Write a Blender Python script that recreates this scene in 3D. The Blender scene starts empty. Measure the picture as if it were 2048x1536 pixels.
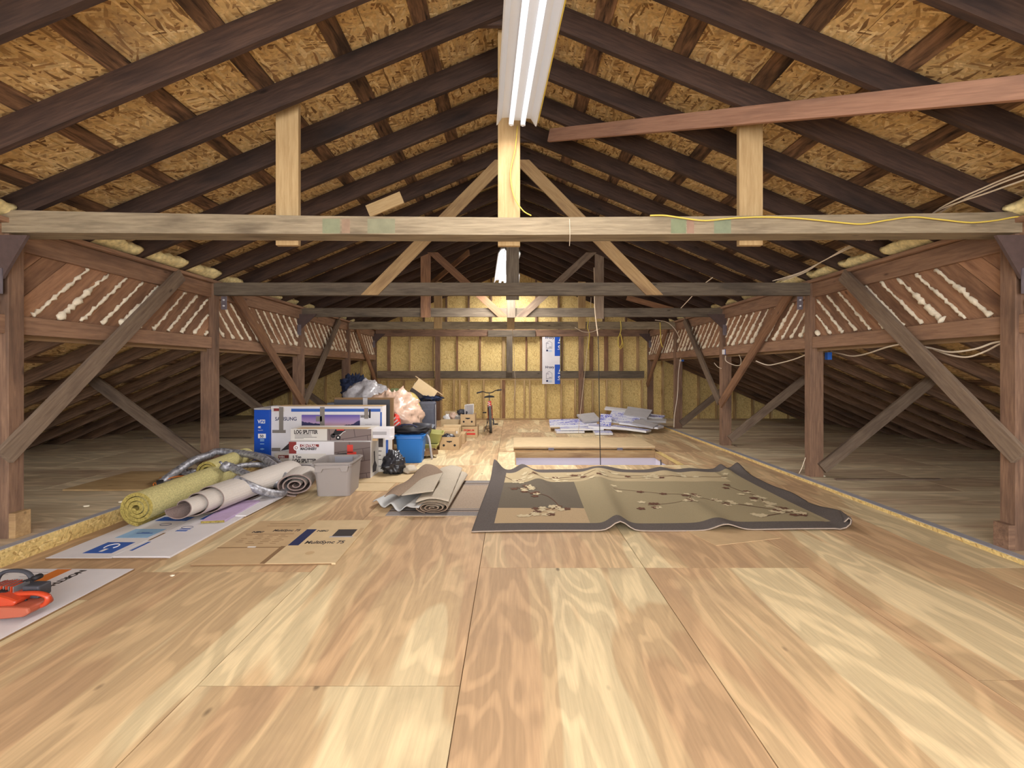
import bpy, bmesh, math, random
from mathutils import Vector, Matrix, Euler, noise as mn
random.seed(7)
PI = math.pi
scene = bpy.context.scene
COL = scene.collection
# ------------------------------------------------------------------ camera
F = 910.0; HY = 740.0; CX = 1024.0; Z0 = 1.465
cam_d = bpy.data.cameras.new('camera'); cam = bpy.data.objects.new('camera', cam_d); COL.objects.link(cam)
cam.location = (0, 0, Z0); cam.rotation_euler = (PI/2, 0, 0)
cam_d.sensor_width = 36; cam_d.lens = 36*F/2048; cam_d.shift_y = (HY-768)/2048; cam_d.clip_start = .05
scene.camera = cam
# ------------------------------------------------------------------ world and lights
w = bpy.data.worlds.new('world'); scene.world = w; w.use_nodes = True
w.node_tree.nodes['Background'].inputs[0].default_value = (.98, .98, 1.0, 1)
w.node_tree.nodes['Background'].inputs[1].default_value = 3.8
vs = scene.view_settings
vs.view_transform = 'Standard'; vs.look = 'None'; vs.gamma = 1; vs.use_curve_mapping = False; vs.exposure = 0.9
def lamp(loc, power, sx, sy, col=(1, .96, .92), rotz=0.0):
    l = bpy.data.lights.new('fluorescent_light', 'AREA'); l.shape = 'RECTANGLE'; l.size = sx; l.size_y = sy
    l.energy = power; l.color = col
    o = bpy.data.objects.new('fluorescent_light', l); COL.objects.link(o); o.location = loc; o.rotation_euler = (0, 0, rotz)  # seen fixtures and the added fill lamps share this name
    return o
LAMP_POWER = dict(front=26, second=85, third=60, added_back1=26, added_back2=50)  # the third and both back lamps are added fill

def at(px, py, D): return ((px-CX)/F*D, D, Z0-(py-HY)/F*D)
def pxs(px, D): return (px-CX)/F*D
def fp(px, py, z=0.0):
    D = (Z0-z)*F/(py-HY); return ((px-CX)/F*D, D)

# ------------------------------------------------------------------ materials
def lin(r, g, b):
    f = lambda c: (c/255/12.92) if c/255 <= .04045 else ((c/255+.055)/1.055)**2.4
    return (f(r), f(g), f(b), 1)
MATS = {}
class NT:
    def __init__(s, name, rough=.7, metal=0.0, spec=.3):
        s.m = bpy.data.materials.new(name); s.m.use_nodes = True; s.t = s.m.node_tree; s.n = s.t.nodes
        s.b = s.n['Principled BSDF']; s.b.inputs['Roughness'].default_value = rough; s.b.inputs['Metallic'].default_value = metal
        s.b.inputs['Specular IOR Level'].default_value = spec
    def add(s, typ, **kw):
        nd = s.n.new(typ)
        for k, v in kw.items():
            if k.startswith('i_'):
                key = k[2:]; key = int(key) if key.isdigit() else key.replace('_', ' ')
                nd.inputs[key].default_value = v
            else: setattr(nd, k, v)
        return nd
    def L(s, a, b): s.t.links.new(a, b)
    def coord(s, scale=(1, 1, 1), rot=(0, 0, 0), rand=True, src='Object'):
        tc = s.add('ShaderNodeTexCoord'); mp = s.add('ShaderNodeMapping')
        mp.inputs['Scale'].default_value = scale; mp.inputs['Rotation'].default_value = rot
        s.L(tc.outputs[src], mp.inputs['Vector'])
        if rand:
            oi = s.add('ShaderNodeObjectInfo'); ml = s.add('ShaderNodeMath', operation='MULTIPLY'); ml.inputs[1].default_value = 37.0
            s.L(oi.outputs['Random'], ml.inputs[0])
            cb = s.add('ShaderNodeCombineXYZ'); s.L(ml.outputs[0], cb.inputs[0]); s.L(ml.outputs[0], cb.inputs[1]); s.L(ml.outputs[0], cb.inputs[2])
            s.L(cb.outputs[0], mp.inputs['Location'])
        return mp.outputs[0]
    def noise(s, vec, scale, detail=4, rough=.55, dist=0.0):
        n = s.add('ShaderNodeTexNoise'); n.inputs['Scale'].default_value = scale; n.inputs['Detail'].default_value = detail
        n.inputs['Roughness'].default_value = rough; n.inputs['Distortion'].default_value = dist
        s.L(vec, n.inputs['Vector']); return n.outputs['Fac']
    def ramp(s, fac, stops, interp='LINEAR'):
        r = s.add('ShaderNodeValToRGB'); r.color_ramp.interpolation = interp
        e = r.color_ramp.elements
        while len(e) < len(stops): e.new(.5)
        for i, (p, c) in enumerate(stops): e[i].position = p; e[i].color = c
        s.L(fac, r.inputs[0]); return r.outputs[0]
    def mix(s, fac, a, b, mode='MIX'):
        m = s.add('ShaderNodeMix', data_type='RGBA', blend_type=mode)
        if isinstance(fac, (int, float)): m.inputs[0].default_value = fac
        else: s.L(fac, m.inputs[0])
        for k, v in ((6, a), (7, b)):
            if isinstance(v, tuple): m.inputs[k].default_value = v
            else: s.L(v, m.inputs[k])
        return m.outputs[2]
    def bump(s, h, strength=.2, dist=.01):
        b = s.add('ShaderNodeBump'); b.inputs['Strength'].default_value = strength; b.inputs['Distance'].default_value = dist
        s.L(h, b.inputs['Height']); s.L(b.outputs[0], s.b.inputs['Normal'])
    def col(s, c):
        if isinstance(c, tuple): s.b.inputs['Base Color'].default_value = c
        else: s.L(c, s.b.inputs['Base Color'])
def g(v): return (v, v, v, 1)
def wood(name, light, dark, deep=None, var=.25, rough=.8, grain=16, bumpy=.25):
    s = NT(name, rough)
    v = s.coord((1.2, grain, grain))
    n1 = s.noise(v, 3.0, 8, .62, .4)
    c = s.ramp(n1, [(.3, dark), (.68, light)])
    v2 = s.coord((.7, 3, 3)); n2 = s.noise(v2, 2.2, 4)
    if deep: c = s.mix(s.ramp(n2, [(.5, g(0)), (.75, g(1))]), c, deep)
    # knots
    v3 = s.coord((1.0, 2.6, 2.6)); vo = s.add('ShaderNodeTexVoronoi'); vo.inputs['Scale'].default_value = 1.6; s.L(v3, vo.inputs['Vector'])
    c = s.mix(s.ramp(vo.outputs['Distance'], [(.03, g(.75)), (.075, g(0))]), c, tuple(x*.35 for x in dark[:3])+(1,))
    oi = s.add('ShaderNodeObjectInfo'); mr = s.add('ShaderNodeMapRange'); mr.inputs[3].default_value = 1-var; mr.inputs[4].default_value = 1+var
    s.L(oi.outputs['Random'], mr.inputs[0])
    cb = s.add('ShaderNodeCombineXYZ')
    for i in range(3): s.L(mr.outputs[0], cb.inputs[i])
    c = s.mix(1.0, c, cb.outputs[0], 'MULTIPLY')
    s.col(c); s.bump(n1, bumpy, .004)
    return s.m
def osb(name, cols, scale=1.0, rough=.75, dirt=None):
    """flaked strand board: three layers of thin flakes at different angles"""
    s = NT(name, rough); tc = s.add('ShaderNodeTexCoord'); col = None; hgt = None; n = len(cols)
    wn = s.add('ShaderNodeTexNoise'); wn.inputs['Scale'].default_value = 4*scale; s.L(tc.outputs['Object'], wn.inputs['Vector'])
    for k, (rot, sc) in enumerate(((.15, (11, 62, 1)), (-.45, (12, 70, 1)), (.75, (13, 66, 1)), (-.9, (16, 80, 1)), (.35, (14, 110, 1)), (1.5, (18, 90, 1)))):
        vr = s.add('ShaderNodeVectorRotate', rotation_type='Z_AXIS'); vr.inputs['Angle'].default_value = rot
        s.L(tc.outputs['Object'], vr.inputs['Vector'])
        ad = s.add('ShaderNodeVectorMath', operation='MULTIPLY_ADD'); ad.inputs[1].default_value = (.10, .10, 0)
        s.L(wn.outputs['Color'], ad.inputs[0]); s.L(vr.outputs[0], ad.inputs[2])
        mp = s.add('ShaderNodeMapping'); mp.inputs['Scale'].default_value = tuple(q*scale for q in sc); mp.inputs['Location'].default_value = (k*13.7, k*5.1, 0); s.L(ad.outputs[0], mp.inputs['Vector'])
        vo = s.add('ShaderNodeTexVoronoi', voronoi_dimensions='2D'); vo.inputs['Scale'].default_value = 1.0; s.L(mp.outputs[0], vo.inputs['Vector'])
        sep = s.add('ShaderNodeSeparateColor'); s.L(vo.outputs['Color'], sep.inputs[0])
        c = s.ramp(sep.outputs[0], [(i/(n-1), cc) for i, cc in enumerate(cols)])
        if col is None: col = c; hgt = sep.outputs[0]
        else:
            gt = s.add('ShaderNodeMath', operation='GREATER_THAN'); gt.inputs[1].default_value = .62; s.L(sep.outputs[1], gt.inputs[0])
            col = s.mix(gt.outputs[0], col, c)
    fine = s.noise(s.coord((1, 1, 1), rand=False), 45*scale, 3)
    col = s.mix(1.0, col, s.ramp(fine, [(.35, g(.82)), (.65, g(1.08))]), 'MULTIPLY')
    if dirt:
        big = s.noise(s.coord((1, 1, 1)), 1.6, 5, .65)
        col = s.mix(s.ramp(big, [(.55, g(0)), (.75, g(.6))]), col, dirt)
    s.col(col); s.bump(hgt, .15, .002)
    return s.m
def plain(name, c, rough=.6, metal=0.0, spec=.3, var=0.0, noise=.0, nscale=20, emit=0):
    s = NT(name, rough, metal, spec)
    if noise:
        n = s.noise(s.coord(), nscale, 4)
        a = tuple(x*(1-noise) for x in c[:3])+(1,); b = tuple(min(1, x*(1+noise)) for x in c[:3])+(1,)
        s.col(s.ramp(n, [(.3, a), (.7, b)])); s.bump(n, .15, .003)
    else: s.col(c)
    if emit:
        s.b.inputs['Emission Color'].default_value = c; s.b.inputs['Emission Strength'].default_value = emit
    return s.m
def plywood(name, axis='Y', pale=None, tan=None, brown=None, dark=None, streak=0.0):
    s = NT(name, .62, spec=.25)
    tc = s.add('ShaderNodeTexCoord')
    a = s.add('ShaderNodeAttribute', attribute_name='sheet')
    ad = s.add('ShaderNodeVectorMath', operation='MULTIPLY_ADD'); ad.inputs[1].default_value = (31, 57, 13)
    s.L(a.outputs['Color'], ad.inputs[0]); s.L(tc.outputs['Object'], ad.inputs[2])
    def mp(sc):
        m = s.add('ShaderNodeMapping'); m.inputs['Scale'].default_value = sc if axis == 'Y' else (sc[1], sc[0], sc[2])
        s.L(ad.outputs[0], m.inputs['Vector']); return m.outputs[0]
    # cathedral grain
    gn = s.noise(mp((1.0, .22, 1)), 3.2, 2, .4, .5)
    mu = s.add('ShaderNodeMath', operation='MULTIPLY'); mu.inputs[1].default_value = 46; s.L(gn, mu.inputs[0])
    si = s.add('ShaderNodeMath', operation='SINE'); s.L(mu.outputs[0], si.inputs[0])
    fine = s.noise(mp((1, .06, 1)), 55, 5, .6)
    band = s.noise(mp((1.0, .13, 1)), 1.9, 2.5, .5, .25)
    col = s.ramp(band, [(.40, brown), (.455, brown), (.475, tan), (.56, tan), (.575, pale), (.7, pale)])
    gr = s.ramp(si.outputs[0], [(.0, g(.85)), (.6, g(1.0)), (1.0, g(1.06))])
    col = s.mix(1.0, col, gr, 'MULTIPLY')
    col = s.mix(1.0, col, s.ramp(fine, [(.3, g(.86)), (.7, g(1.08))]), 'MULTIPLY')
    blot = s.noise(mp((1, .6, 1)), 2.2, 5, .6)
    col = s.mix(s.ramp(blot, [(.55, g(0)), (.78, g(.45))]), col, dark)
    if streak:
        st = s.noise(mp((1, .07, 1)), 7, 4, .6, .3)
        col = s.mix(s.ramp(st, [(.52, g(0)), (.72, g(streak))]), col, dark)
    # specks and knots
    vo = s.add('ShaderNodeTexVoronoi'); vo.inputs['Scale'].default_value = 2.4; s.L(mp((1, .5, 1)), vo.inputs['Vector'])
    col = s.mix(s.ramp(vo.outputs['Distance'], [(.02, g(.7)), (.045, g(0))]), col, tuple(x*.3 for x in dark[:3])+(1,))
    tone = s.add('ShaderNodeMapRange'); tone.inputs[3].default_value = .9; tone.inputs[4].default_value = 1.1; s.L(a.outputs['Fac'], tone.inputs[0])
    cb = s.add('ShaderNodeCombineXYZ')
    for i in range(3): s.L(tone.outputs[0], cb.inputs[i])
    col = s.mix(1.0, col, cb.outputs[0], 'MULTIPLY')
    s.col(col); s.bump(fine, .08, .002)
    return s.m

M = dict(
    rafter=wood('dark rafter wood', lin(78, 58, 47), lin(47, 35, 31), lin(38, 29, 27), .14),
    rafter_side=wood('reddish dark rafter wood', lin(124, 96, 74), lin(78, 58, 46), lin(62, 48, 40), .25),
    batten=wood('charred batten wood', lin(142, 108, 80), lin(38, 29, 27), lin(32, 25, 24), .3, grain=8),
    tie_grey=wood('weathered grey beam wood', lin(152, 137, 112), lin(118, 104, 84), lin(92, 80, 64), .08),
    tie_dark=wood('weathered dark beam wood', lin(114, 102, 86), lin(84, 73, 62), lin(70, 62, 54), .08),
    post=wood('brown post wood', lin(138, 108, 86), lin(100, 76, 62), lin(84, 66, 55), .12),
    plate=wood('red brown rail wood', lin(158, 124, 98), lin(124, 94, 74), lin(112, 86, 70), .1),
    brace=wood('grey brown brace wood', lin(132, 114, 96), lin(102, 85, 71), lin(84, 70, 60), .15),
    brace_warm=wood('warm brown brace wood', lin(148, 110, 80), lin(112, 80, 58), lin(94, 68, 54), .12),
    newwood=wood('pale new lumber', lin(188, 160, 116), lin(164, 134, 92), lin(150, 120, 80), .06),
    plank=wood('tan plank wood', lin(178, 148, 106), lin(150, 120, 82), lin(128, 100, 72), .06),
    clap=wood('brown wall board wood', lin(164, 124, 94), lin(124, 90, 68), lin(102, 74, 58), .18, grain=10),
    red_board=wood('reddish fir board', lin(164, 124, 100), lin(136, 100, 80), lin(122, 92, 76), .05, grain=20),
    osb_roof=osb('roof strand board', [lin(104, 74, 46), lin(196, 160, 106), lin(216, 184, 128), lin(202, 166, 110), lin(236, 210, 156), lin(138, 100, 62), lin(226, 196, 140)], .6, dirt=lin(124, 100, 80)),
    osb_wall=osb('wall strand board', [lin(176, 144, 88), lin(210, 180, 116), lin(222, 196, 130), lin(212, 184, 120), lin(234, 210, 148)], .9),
    floor=plywood('plywood floor', 'Y', lin(220, 199, 158), lin(203, 174, 134), lin(193, 160, 123), lin(146, 120, 98)),
    sidefloor=plywood('old side plywood', 'X', lin(222, 206, 174), lin(212, 194, 162), lin(196, 174, 146), lin(146, 122, 100), .6),
    curb_top=plain('galvanised strip', lin(172, 172, 180), .5, .3, noise=.06),
    foam=plain('cured spray foam', lin(226, 214, 190), .85, noise=.12, nscale=40),
    batt=plain('yellow glass wool', lin(226, 210, 156), .95, noise=.25, nscale=25),
    steel=plain('steel plate', lin(120, 112, 118), .5, .5, noise=.08),
    gusset=plain('dark plywood gusset', lin(84, 68, 64), .8, noise=.12),
    white_metal=plain('white enamel', lin(206, 206, 208), .45),
    yellow_cord=plain('yellow cord', lin(208, 184, 84), .5),
    white_cable=plain('white cable sheath', lin(216, 200, 178), .5),
    blue_box=plain('blue plastic box', lin(44, 96, 180), .5),
    black=plain('black rubber', lin(34, 32, 34), .6),
    darkgrey=plain('dark grey plastic', lin(66, 66, 72), .5),
    rope=plain('braided rope', lin(190, 170, 144), .9),
    rug_border=plain('charcoal rug border', lin(90, 82, 78), .95, noise=.18, nscale=90),
    rug_tan=plain('tan rug field', lin(176, 158, 124), .95, noise=.1, nscale=120),
    rug_olive=plain('olive rug field', lin(148, 134, 104), .95, noise=.1, nscale=120),
    rug_grey=plain('grey rug square', lin(102, 92, 78), .95, noise=.12, nscale=120),
    rug_beige=plain('beige rug strip', lin(176, 152, 118), .95, noise=.1, nscale=120),
    rug_edge=plain('rug binding', lin(168, 152, 138), .95),
    flower=plain('cream woven blossom', lin(196, 180, 146), .95),
    branch=plain('brown woven branch', lin(98, 66, 50), .95),
    mat_field=plain('runner field', lin(160, 142, 124), .95, noise=.15, nscale=60),
    mat_stripe=plain('runner grey stripe', lin(130, 124, 122), .95, noise=.1, nscale=60),
    mat_dark=plain('runner dark stripe', lin(84, 76, 76), .95),
    card=plain('brown cardboard', lin(186, 158, 120), .85, noise=.06, nscale=8),
    card2=plain('light cardboard', lin(200, 176, 138), .85, noise=.06, nscale=8),
    card_dark=plain('cardboard edge', lin(130, 102, 72), .9),
    white_card=plain('white printed cardboard', lin(214, 210, 212), .6, noise=.03, nscale=6),
    offwhite=plain('greyish white print', lin(206, 200, 192), .6),
    blue_print=plain('blue print', lin(54, 92, 168), .6),
    light_blue=plain('light blue print', lin(140, 178, 214), .6),
    vizio=plain('deep blue carton', lin(22, 76, 176), .5, noise=.05, nscale=5),
    navy=plain('navy print', lin(40, 46, 84), .6),
    orange_print=plain('orange print', lin(206, 118, 50), .6),
    grey_print=plain('pale grey print', lin(166, 162, 164), .7),
    dark_print=plain('dark print', lin(58, 52, 52), .7),
    maroon=plain('maroon print', lin(128, 48, 44), .6),
    red=plain('red print', lin(200, 62, 50), .5),
    duct_tape=plain('grey tape', lin(128, 120, 112), .5, .1),
    yellow_pad=plain('yellow rebond foam', lin(196, 186, 130), .95, noise=.25, nscale=70),
    yellow_pad_end=plain('dark yellow foam end', lin(150, 134, 72), .95, noise=.4, nscale=60),  # darkened to paint in the shade between the spiral turns
    carpet_back=plain('pale carpet backing', lin(204, 196, 188), .9, noise=.04, nscale=80),
    carpet_pile=plain('mauve grey carpet pile', lin(142, 124, 118), .95, noise=.2, nscale=120),
    carpet_brown=plain('brown carpet pile', lin(138, 118, 100), .95, noise=.2, nscale=100),
    carpet_beige=plain('beige carpet backing', lin(184, 172, 154), .9, noise=.06, nscale=60),
    carpet_grey=plain('light grey carpet', lin(186, 186, 184), .9, noise=.05, nscale=60),
    purple=plain('purple foam board', lin(180, 158, 190), .8, noise=.05),
    bin_grey=plain('grey plastic bin', lin(146, 138, 134), .45, spec=.4),
    bin_in=plain('grey plastic', lin(150, 150, 158), .45),
    tub_blue=plain('blue plastic tub', lin(36, 112, 190), .4, spec=.4),
    tub_yellow=plain('yellow green plastic', lin(170, 166, 98), .4, spec=.4),
    tub_slate=plain('slate plastic lid', lin(112, 118, 128), .5),
    bagfilm=plain('clear grey film', lin(164, 160, 162), .25, spec=.7, noise=.25, nscale=12),
    pinkfilm=plain('pink stuffed bag', lin(204, 172, 150), .3, spec=.7, noise=.28, nscale=7),
    blackbag=plain('black bin bag', lin(46, 46, 52), .3, spec=.6, noise=.4, nscale=12),
    cloth_navy=plain('navy cloth', lin(36, 44, 68), .9, noise=.6, nscale=16),
    suitcase=plain('dark suitcase fabric', lin(78, 80, 92), .5, noise=.12, nscale=14),
    foam_sheet=plain('yellow foam sheet', lin(204, 184, 116), .9),
    saw=plain('orange saw plastic', lin(182, 66, 38), .3, spec=.5),
    saw_low=plain('faded orange plastic', lin(166, 88, 66), .45),
    chrome=plain('bright metal', lin(190, 190, 194), .3, .8),
    bike_red=plain('red bicycle paint', lin(160, 44, 34), .3, spec=.5),
    tire=plain('grey tyre rubber', lin(88, 86, 84), .8),
    drywall=plain('white stairwell paint', lin(214, 208, 216), .8),
    white=plain('clean white', lin(230, 228, 226), .5),
    grey_face=plain('grey foil face', lin(176, 172, 172), .5, noise=.06, nscale=8),
    tan_edge=plain('tan foam edge', lin(206, 180, 142), .8),
)
def mat_silver():
    s = NT('crinkled silver tape', .35, .55); n = s.noise(s.coord(), 28, 5, .6)
    s.col(s.ramp(n, [(.35, lin(120, 120, 126)), (.65, lin(192, 192, 198))])); s.bump(n, .8, .012); return s.m
M['silver'] = mat_silver()
def mat_wrap():
    s = NT('foam board print', .5)
    v = s.coord((1.2, 9, 9)); n = s.noise(v, 2.6, 2)
    v2 = s.coord((16, 10, 10)); n2 = s.noise(v2, 2.2, 1)
    m = s.add('ShaderNodeMath', operation='MULTIPLY'); s.L(s.ramp(n, [(.50, g(0)), (.54, g(1))]), m.inputs[0]); s.L(s.ramp(n2, [(.42, g(0)), (.47, g(1))]), m.inputs[1])
    s.col(s.mix(m.outputs[0], lin(216, 216, 226), lin(96, 100, 190))); return s.m
M['foamprint'] = mat_wrap()
def mat_scene_print():
    s = NT('sunset mountain print', .5); tc = s.add('ShaderNodeTexCoord'); sep = s.add('ShaderNodeSeparateXYZ'); s.L(tc.outputs['Generated'], sep.inputs[0])
    sky = s.ramp(sep.outputs[2], [(0, lin(40, 34, 66)), (.12, lin(206, 168, 168)), (.45, lin(170, 140, 176)), (1, lin(84, 72, 156))])
    n = s.noise(s.coord((3, 1, 1), rand=False), 2.2, 4)
    # mountains: height compared with noise
    a = s.add('ShaderNodeMath', operation='SUBTRACT'); a.inputs[1].default_value = .5; s.L(sep.outputs[0], a.inputs[0])
    b = s.add('ShaderNodeMath', operation='ABSOLUTE'); s.L(a.outputs[0], b.inputs[0])
    c = s.add('ShaderNodeMath', operation='MULTIPLY_ADD'); c.inputs[1].default_value = .9; c.inputs[2].default_value = -.22; s.L(b.outputs[0], c.inputs[0])
    d = s.add('ShaderNodeMath', operation='MULTIPLY_ADD'); d.inputs[1].default_value = .6; s.L(n, d.inputs[0]); s.L(c.outputs[0], d.inputs[2])
    e = s.add('ShaderNodeMath', operation='LESS_THAN'); s.L(sep.outputs[2], e.inputs[0]); s.L(d.outputs[0], e.inputs[1])
    s.col(s.mix(e.outputs[0], sky, lin(46, 44, 84))); return s.m
M['landscape'] = mat_scene_print()
def mat_paving():
    s = NT('paving photo print', .5); br = s.add('ShaderNodeTexBrick'); s.L(s.coord((1, 1, 1), (PI/2, 0, .15), rand=False), br.inputs['Vector'])
    br.inputs['Scale'].default_value = 1.5; br.inputs['Color1'].default_value = lin(124, 108, 104); br.inputs['Color2'].default_value = lin(110, 97, 94); br.inputs['Mortar'].default_value = lin(88, 74, 72)
    br.inputs['Mortar Size'].default_value = .008; s.col(br.outputs[0]); return s.m
M['paving'] = mat_paving()
def mat_glow(name, strength, c=(1, 1, 1, 1)):
    s = NT(name, .4); s.col(lin(220, 220, 224)); s.b.inputs['Emission Color'].default_value = c; s.b.inputs['Emission Strength'].default_value = strength; return s.m
M['tube_dim'] = mat_glow('lit tube front', .5, (.95, .97, 1, 1)); M['tube'] = mat_glow('lit tube', 3.0, (.97, .98, 1, 1))

# ------------------------------------------------------------------ mesh helpers
class MB:
    def __init__(s): s.v = []; s.f = []; s.mi = []
    def add(s, vs_, fs, mi=0):
        o = len(s.v); s.v += [tuple(p) for p in vs_]
        for f in fs: s.f.append([i+o for i in f]); s.mi.append(mi)
    def box(s, x0, x1, y0, y1, z0, z1, mi=0):
        s.add([(x0, y0, z0), (x1, y0, z0), (x1, y1, z0), (x0, y1, z0), (x0, y0, z1), (x1, y0, z1), (x1, y1, z1), (x0, y1, z1)],
              [(0, 3, 2, 1), (4, 5, 6, 7), (0, 1, 5, 4), (1, 2, 6, 5), (2, 3, 7, 6), (3, 0, 4, 7)], mi); return s
    def obox(s, mat4, sx, sy, sz, mi=0, ch=0.0):
        # box centred, transformed; optional chamfered long edges along x
        hx, hy, hz = sx/2, sy/2, sz/2
        if ch <= 0:
            vs_ = [mat4 @ Vector(p) for p in ((-hx, -hy, -hz), (hx, -hy, -hz), (hx, hy, -hz), (-hx, hy, -hz), (-hx, -hy, hz), (hx, -hy, hz), (hx, hy, hz), (-hx, hy, hz))]
            s.add(vs_, [(0, 3, 2, 1), (4, 5, 6, 7), (0, 1, 5, 4), (1, 2, 6, 5), (2, 3, 7, 6), (3, 0, 4, 7)], mi); return s
        sec = [(-hy+ch, -hz), (hy-ch, -hz), (hy, -hz+ch), (hy, hz-ch), (hy-ch, hz), (-hy+ch, hz), (-hy, hz-ch), (-hy, -hz+ch)]
        vs_ = [mat4 @ Vector((x, a, b)) for x in (-hx, hx) for a, b in sec]
        fs = [(i, (i+1) % 8, 8+(i+1) % 8, 8+i) for i in range(8)] + [tuple(range(7, -1, -1)), tuple(range(8, 16))]
        s.add(vs_, fs, mi); return s
    def prism(s, poly, axis, a0, a1, mi=0):
        # poly 2D in the plane normal to axis; axis 0: (y,z) 1: (x,z) 2: (x,y)
        def P(p, a): return {0: (a, p[0], p[1]), 1: (p[0], a, p[1]), 2: (p[0], p[1], a)}[axis]
        n = len(poly); vs_ = [P(p, a0) for p in poly]+[P(p, a1) for p in poly]
        s.add(vs_, [tuple(range(n)), tuple(range(2*n-1, n-1, -1))]+[(i, i+n, (i+1) % n+n, (i+1) % n) for i in range(n)], mi); return s
    def tube(s, pts, r, seg=8, mi=0, closed=False, cap=True):
        pts = [Vector(p) for p in pts]; n = len(pts); o = len(s.v); rings = []
        up = Vector((0, 0, 1)); prev = None
        for i, p in enumerate(pts):
            if closed: t = pts[(i+1) % n]-pts[i-1]
            else: t = pts[min(i+1, n-1)]-pts[max(i-1, 0)]
            t.normalize()
            if prev is None:
                a = up if abs(t.z) < .9 else Vector((1, 0, 0)); x = t.cross(a).normalized()
            else:
                x = (prev-t*prev.dot(t)); x = x.normalized() if x.length > 1e-6 else t.cross(up).normalized()
            prev = x; y = t.cross(x)
            rr = r[i] if isinstance(r, (list, tuple)) else r
            rings.append([p+(x*math.cos(2*PI*k/seg)+y*math.sin(2*PI*k/seg))*rr for k in range(seg)])
        vs_ = [v for rg in rings for v in rg]; fs = []
        m = n if closed else n-1
        for i in range(m):
            j = (i+1) % n
            for k in range(seg): fs.append((i*seg+k, i*seg+(k+1) % seg, j*seg+(k+1) % seg, j*seg+k))
        if cap and not closed: fs += [tuple(range(seg-1, -1, -1)), tuple(range((n-1)*seg, n*seg))]
        s.add(vs_, fs, mi); return s
    def lathe(s, prof, c=(0, 0, 0), seg=24, mi=0):
        vs_ = []; n = len(prof)
        for k in range(seg):
            a = 2*PI*k/seg
            for r, z in prof: vs_.append((c[0]+r*math.cos(a), c[1]+r*math.sin(a), c[2]+z))
        fs = [(k*n+i, ((k+1) % seg)*n+i, ((k+1) % seg)*n+i+1, k*n+i+1) for k in range(seg) for i in range(n-1)]
        s.add(vs_, fs, mi); return s
    def grid(s, fn, nu, nv, mi=0):
        vs_ = [fn(i/nu, j/nv) for j in range(nv+1) for i in range(nu+1)]
        fs = []; ms = []
        for j in range(nv):
            for i in range(nu):
                a = j*(nu+1)+i; fs.append((a, a+1, a+nu+2, a+nu+1)); ms.append(mi((i+.5)/nu, (j+.5)/nv) if callable(mi) else mi)
        o = len(s.v); s.v += [tuple(p) for p in vs_]
        for f, m in zip(fs, ms): s.f.append([q+o for q in f]); s.mi.append(m)
        return s
    def build(s, name, mats, parent=None, frame=None, smooth=False, solid=0.0, loc=None, subsurf=0, bevel=0.0, fix=True):
        me = bpy.data.meshes.new(name)
        vs_ = s.v
        if frame is not None:
            inv = frame.inverted(); vs_ = [tuple(inv @ Vector(p)) for p in s.v]
        me.from_pydata(vs_, [], s.f)
        if not isinstance(mats, (list, tuple)): mats = [mats]
        for m in mats: me.materials.append(M[m] if isinstance(m, str) else m)
        me.polygons.foreach_set('material_index', s.mi)
        if fix:
            b = bmesh.new(); b.from_mesh(me); bmesh.ops.recalc_face_normals(b, faces=b.faces); b.to_mesh(me); b.free()
        if smooth: me.polygons.foreach_set('use_smooth', [True]*len(me.polygons))
        me.update()
        o = bpy.data.objects.new(name, me); COL.objects.link(o)
        if frame is not None: o.matrix_world = frame
        if parent: o.parent = parent
        if loc: o.location = loc
        if bevel:
            m = o.modifiers.new('bevel', 'BEVEL'); m.width = bevel; m.segments = 2; m.limit_method = 'ANGLE'
        if solid: m = o.modifiers.new('thick', 'SOLIDIFY'); m.thickness = abs(solid); m.offset = -1 if solid > 0 else 1
        if subsurf: m = o.modifiers.new('sub', 'SUBSURF'); m.levels = subsurf; m.render_levels = subsurf
        return o
def tag(o, label=None, cat=None, group=None, kind=None):
    if label: o['label'] = label
    if cat: o['category'] = cat
    if group: o['group'] = group
    if kind: o['kind'] = kind
    return o
def thing(name, label, cat, loc=(0, 0, 0), rotz=0.0, group=None, rot=None):
    o = bpy.data.objects.new(name, None); COL.objects.link(o); o.empty_display_size = .1
    o.location = loc; o.rotation_euler = rot if rot else (0, 0, rotz)
    return tag(o, label, cat, group)
def frame_of(p0, p1, up=(0, 0, 1)):
    x = (Vector(p1)-Vector(p0)).normalized(); u = Vector(up)
    if abs(x.dot(u)) > .98: u = Vector((0, 1, 0))
    y = u.cross(x).normalized(); z = x.cross(y)
    m = Matrix((x, y, z)).transposed().to_4x4(); m.translation = Vector(p0); return m
def member(name, p0, p1, wy, hz, mat, label=None, cat=None, group=None, parent=None, up=(0, 0, 1), ch=.004):
    """a straight timber from p0 to p1 (axis line), wy wide, hz deep"""
    fr = frame_of(p0, p1, up); L = (Vector(p1)-Vector(p0)).length
    mb = MB(); mb.obox(Matrix.Translation((L/2, 0, 0)), L, wy, hz, 0, ch)
    o = mb.build(name, mat); o.matrix_world = fr
    if parent: o.parent = parent
    if label: tag(o, label, cat, group)
    return o
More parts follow.
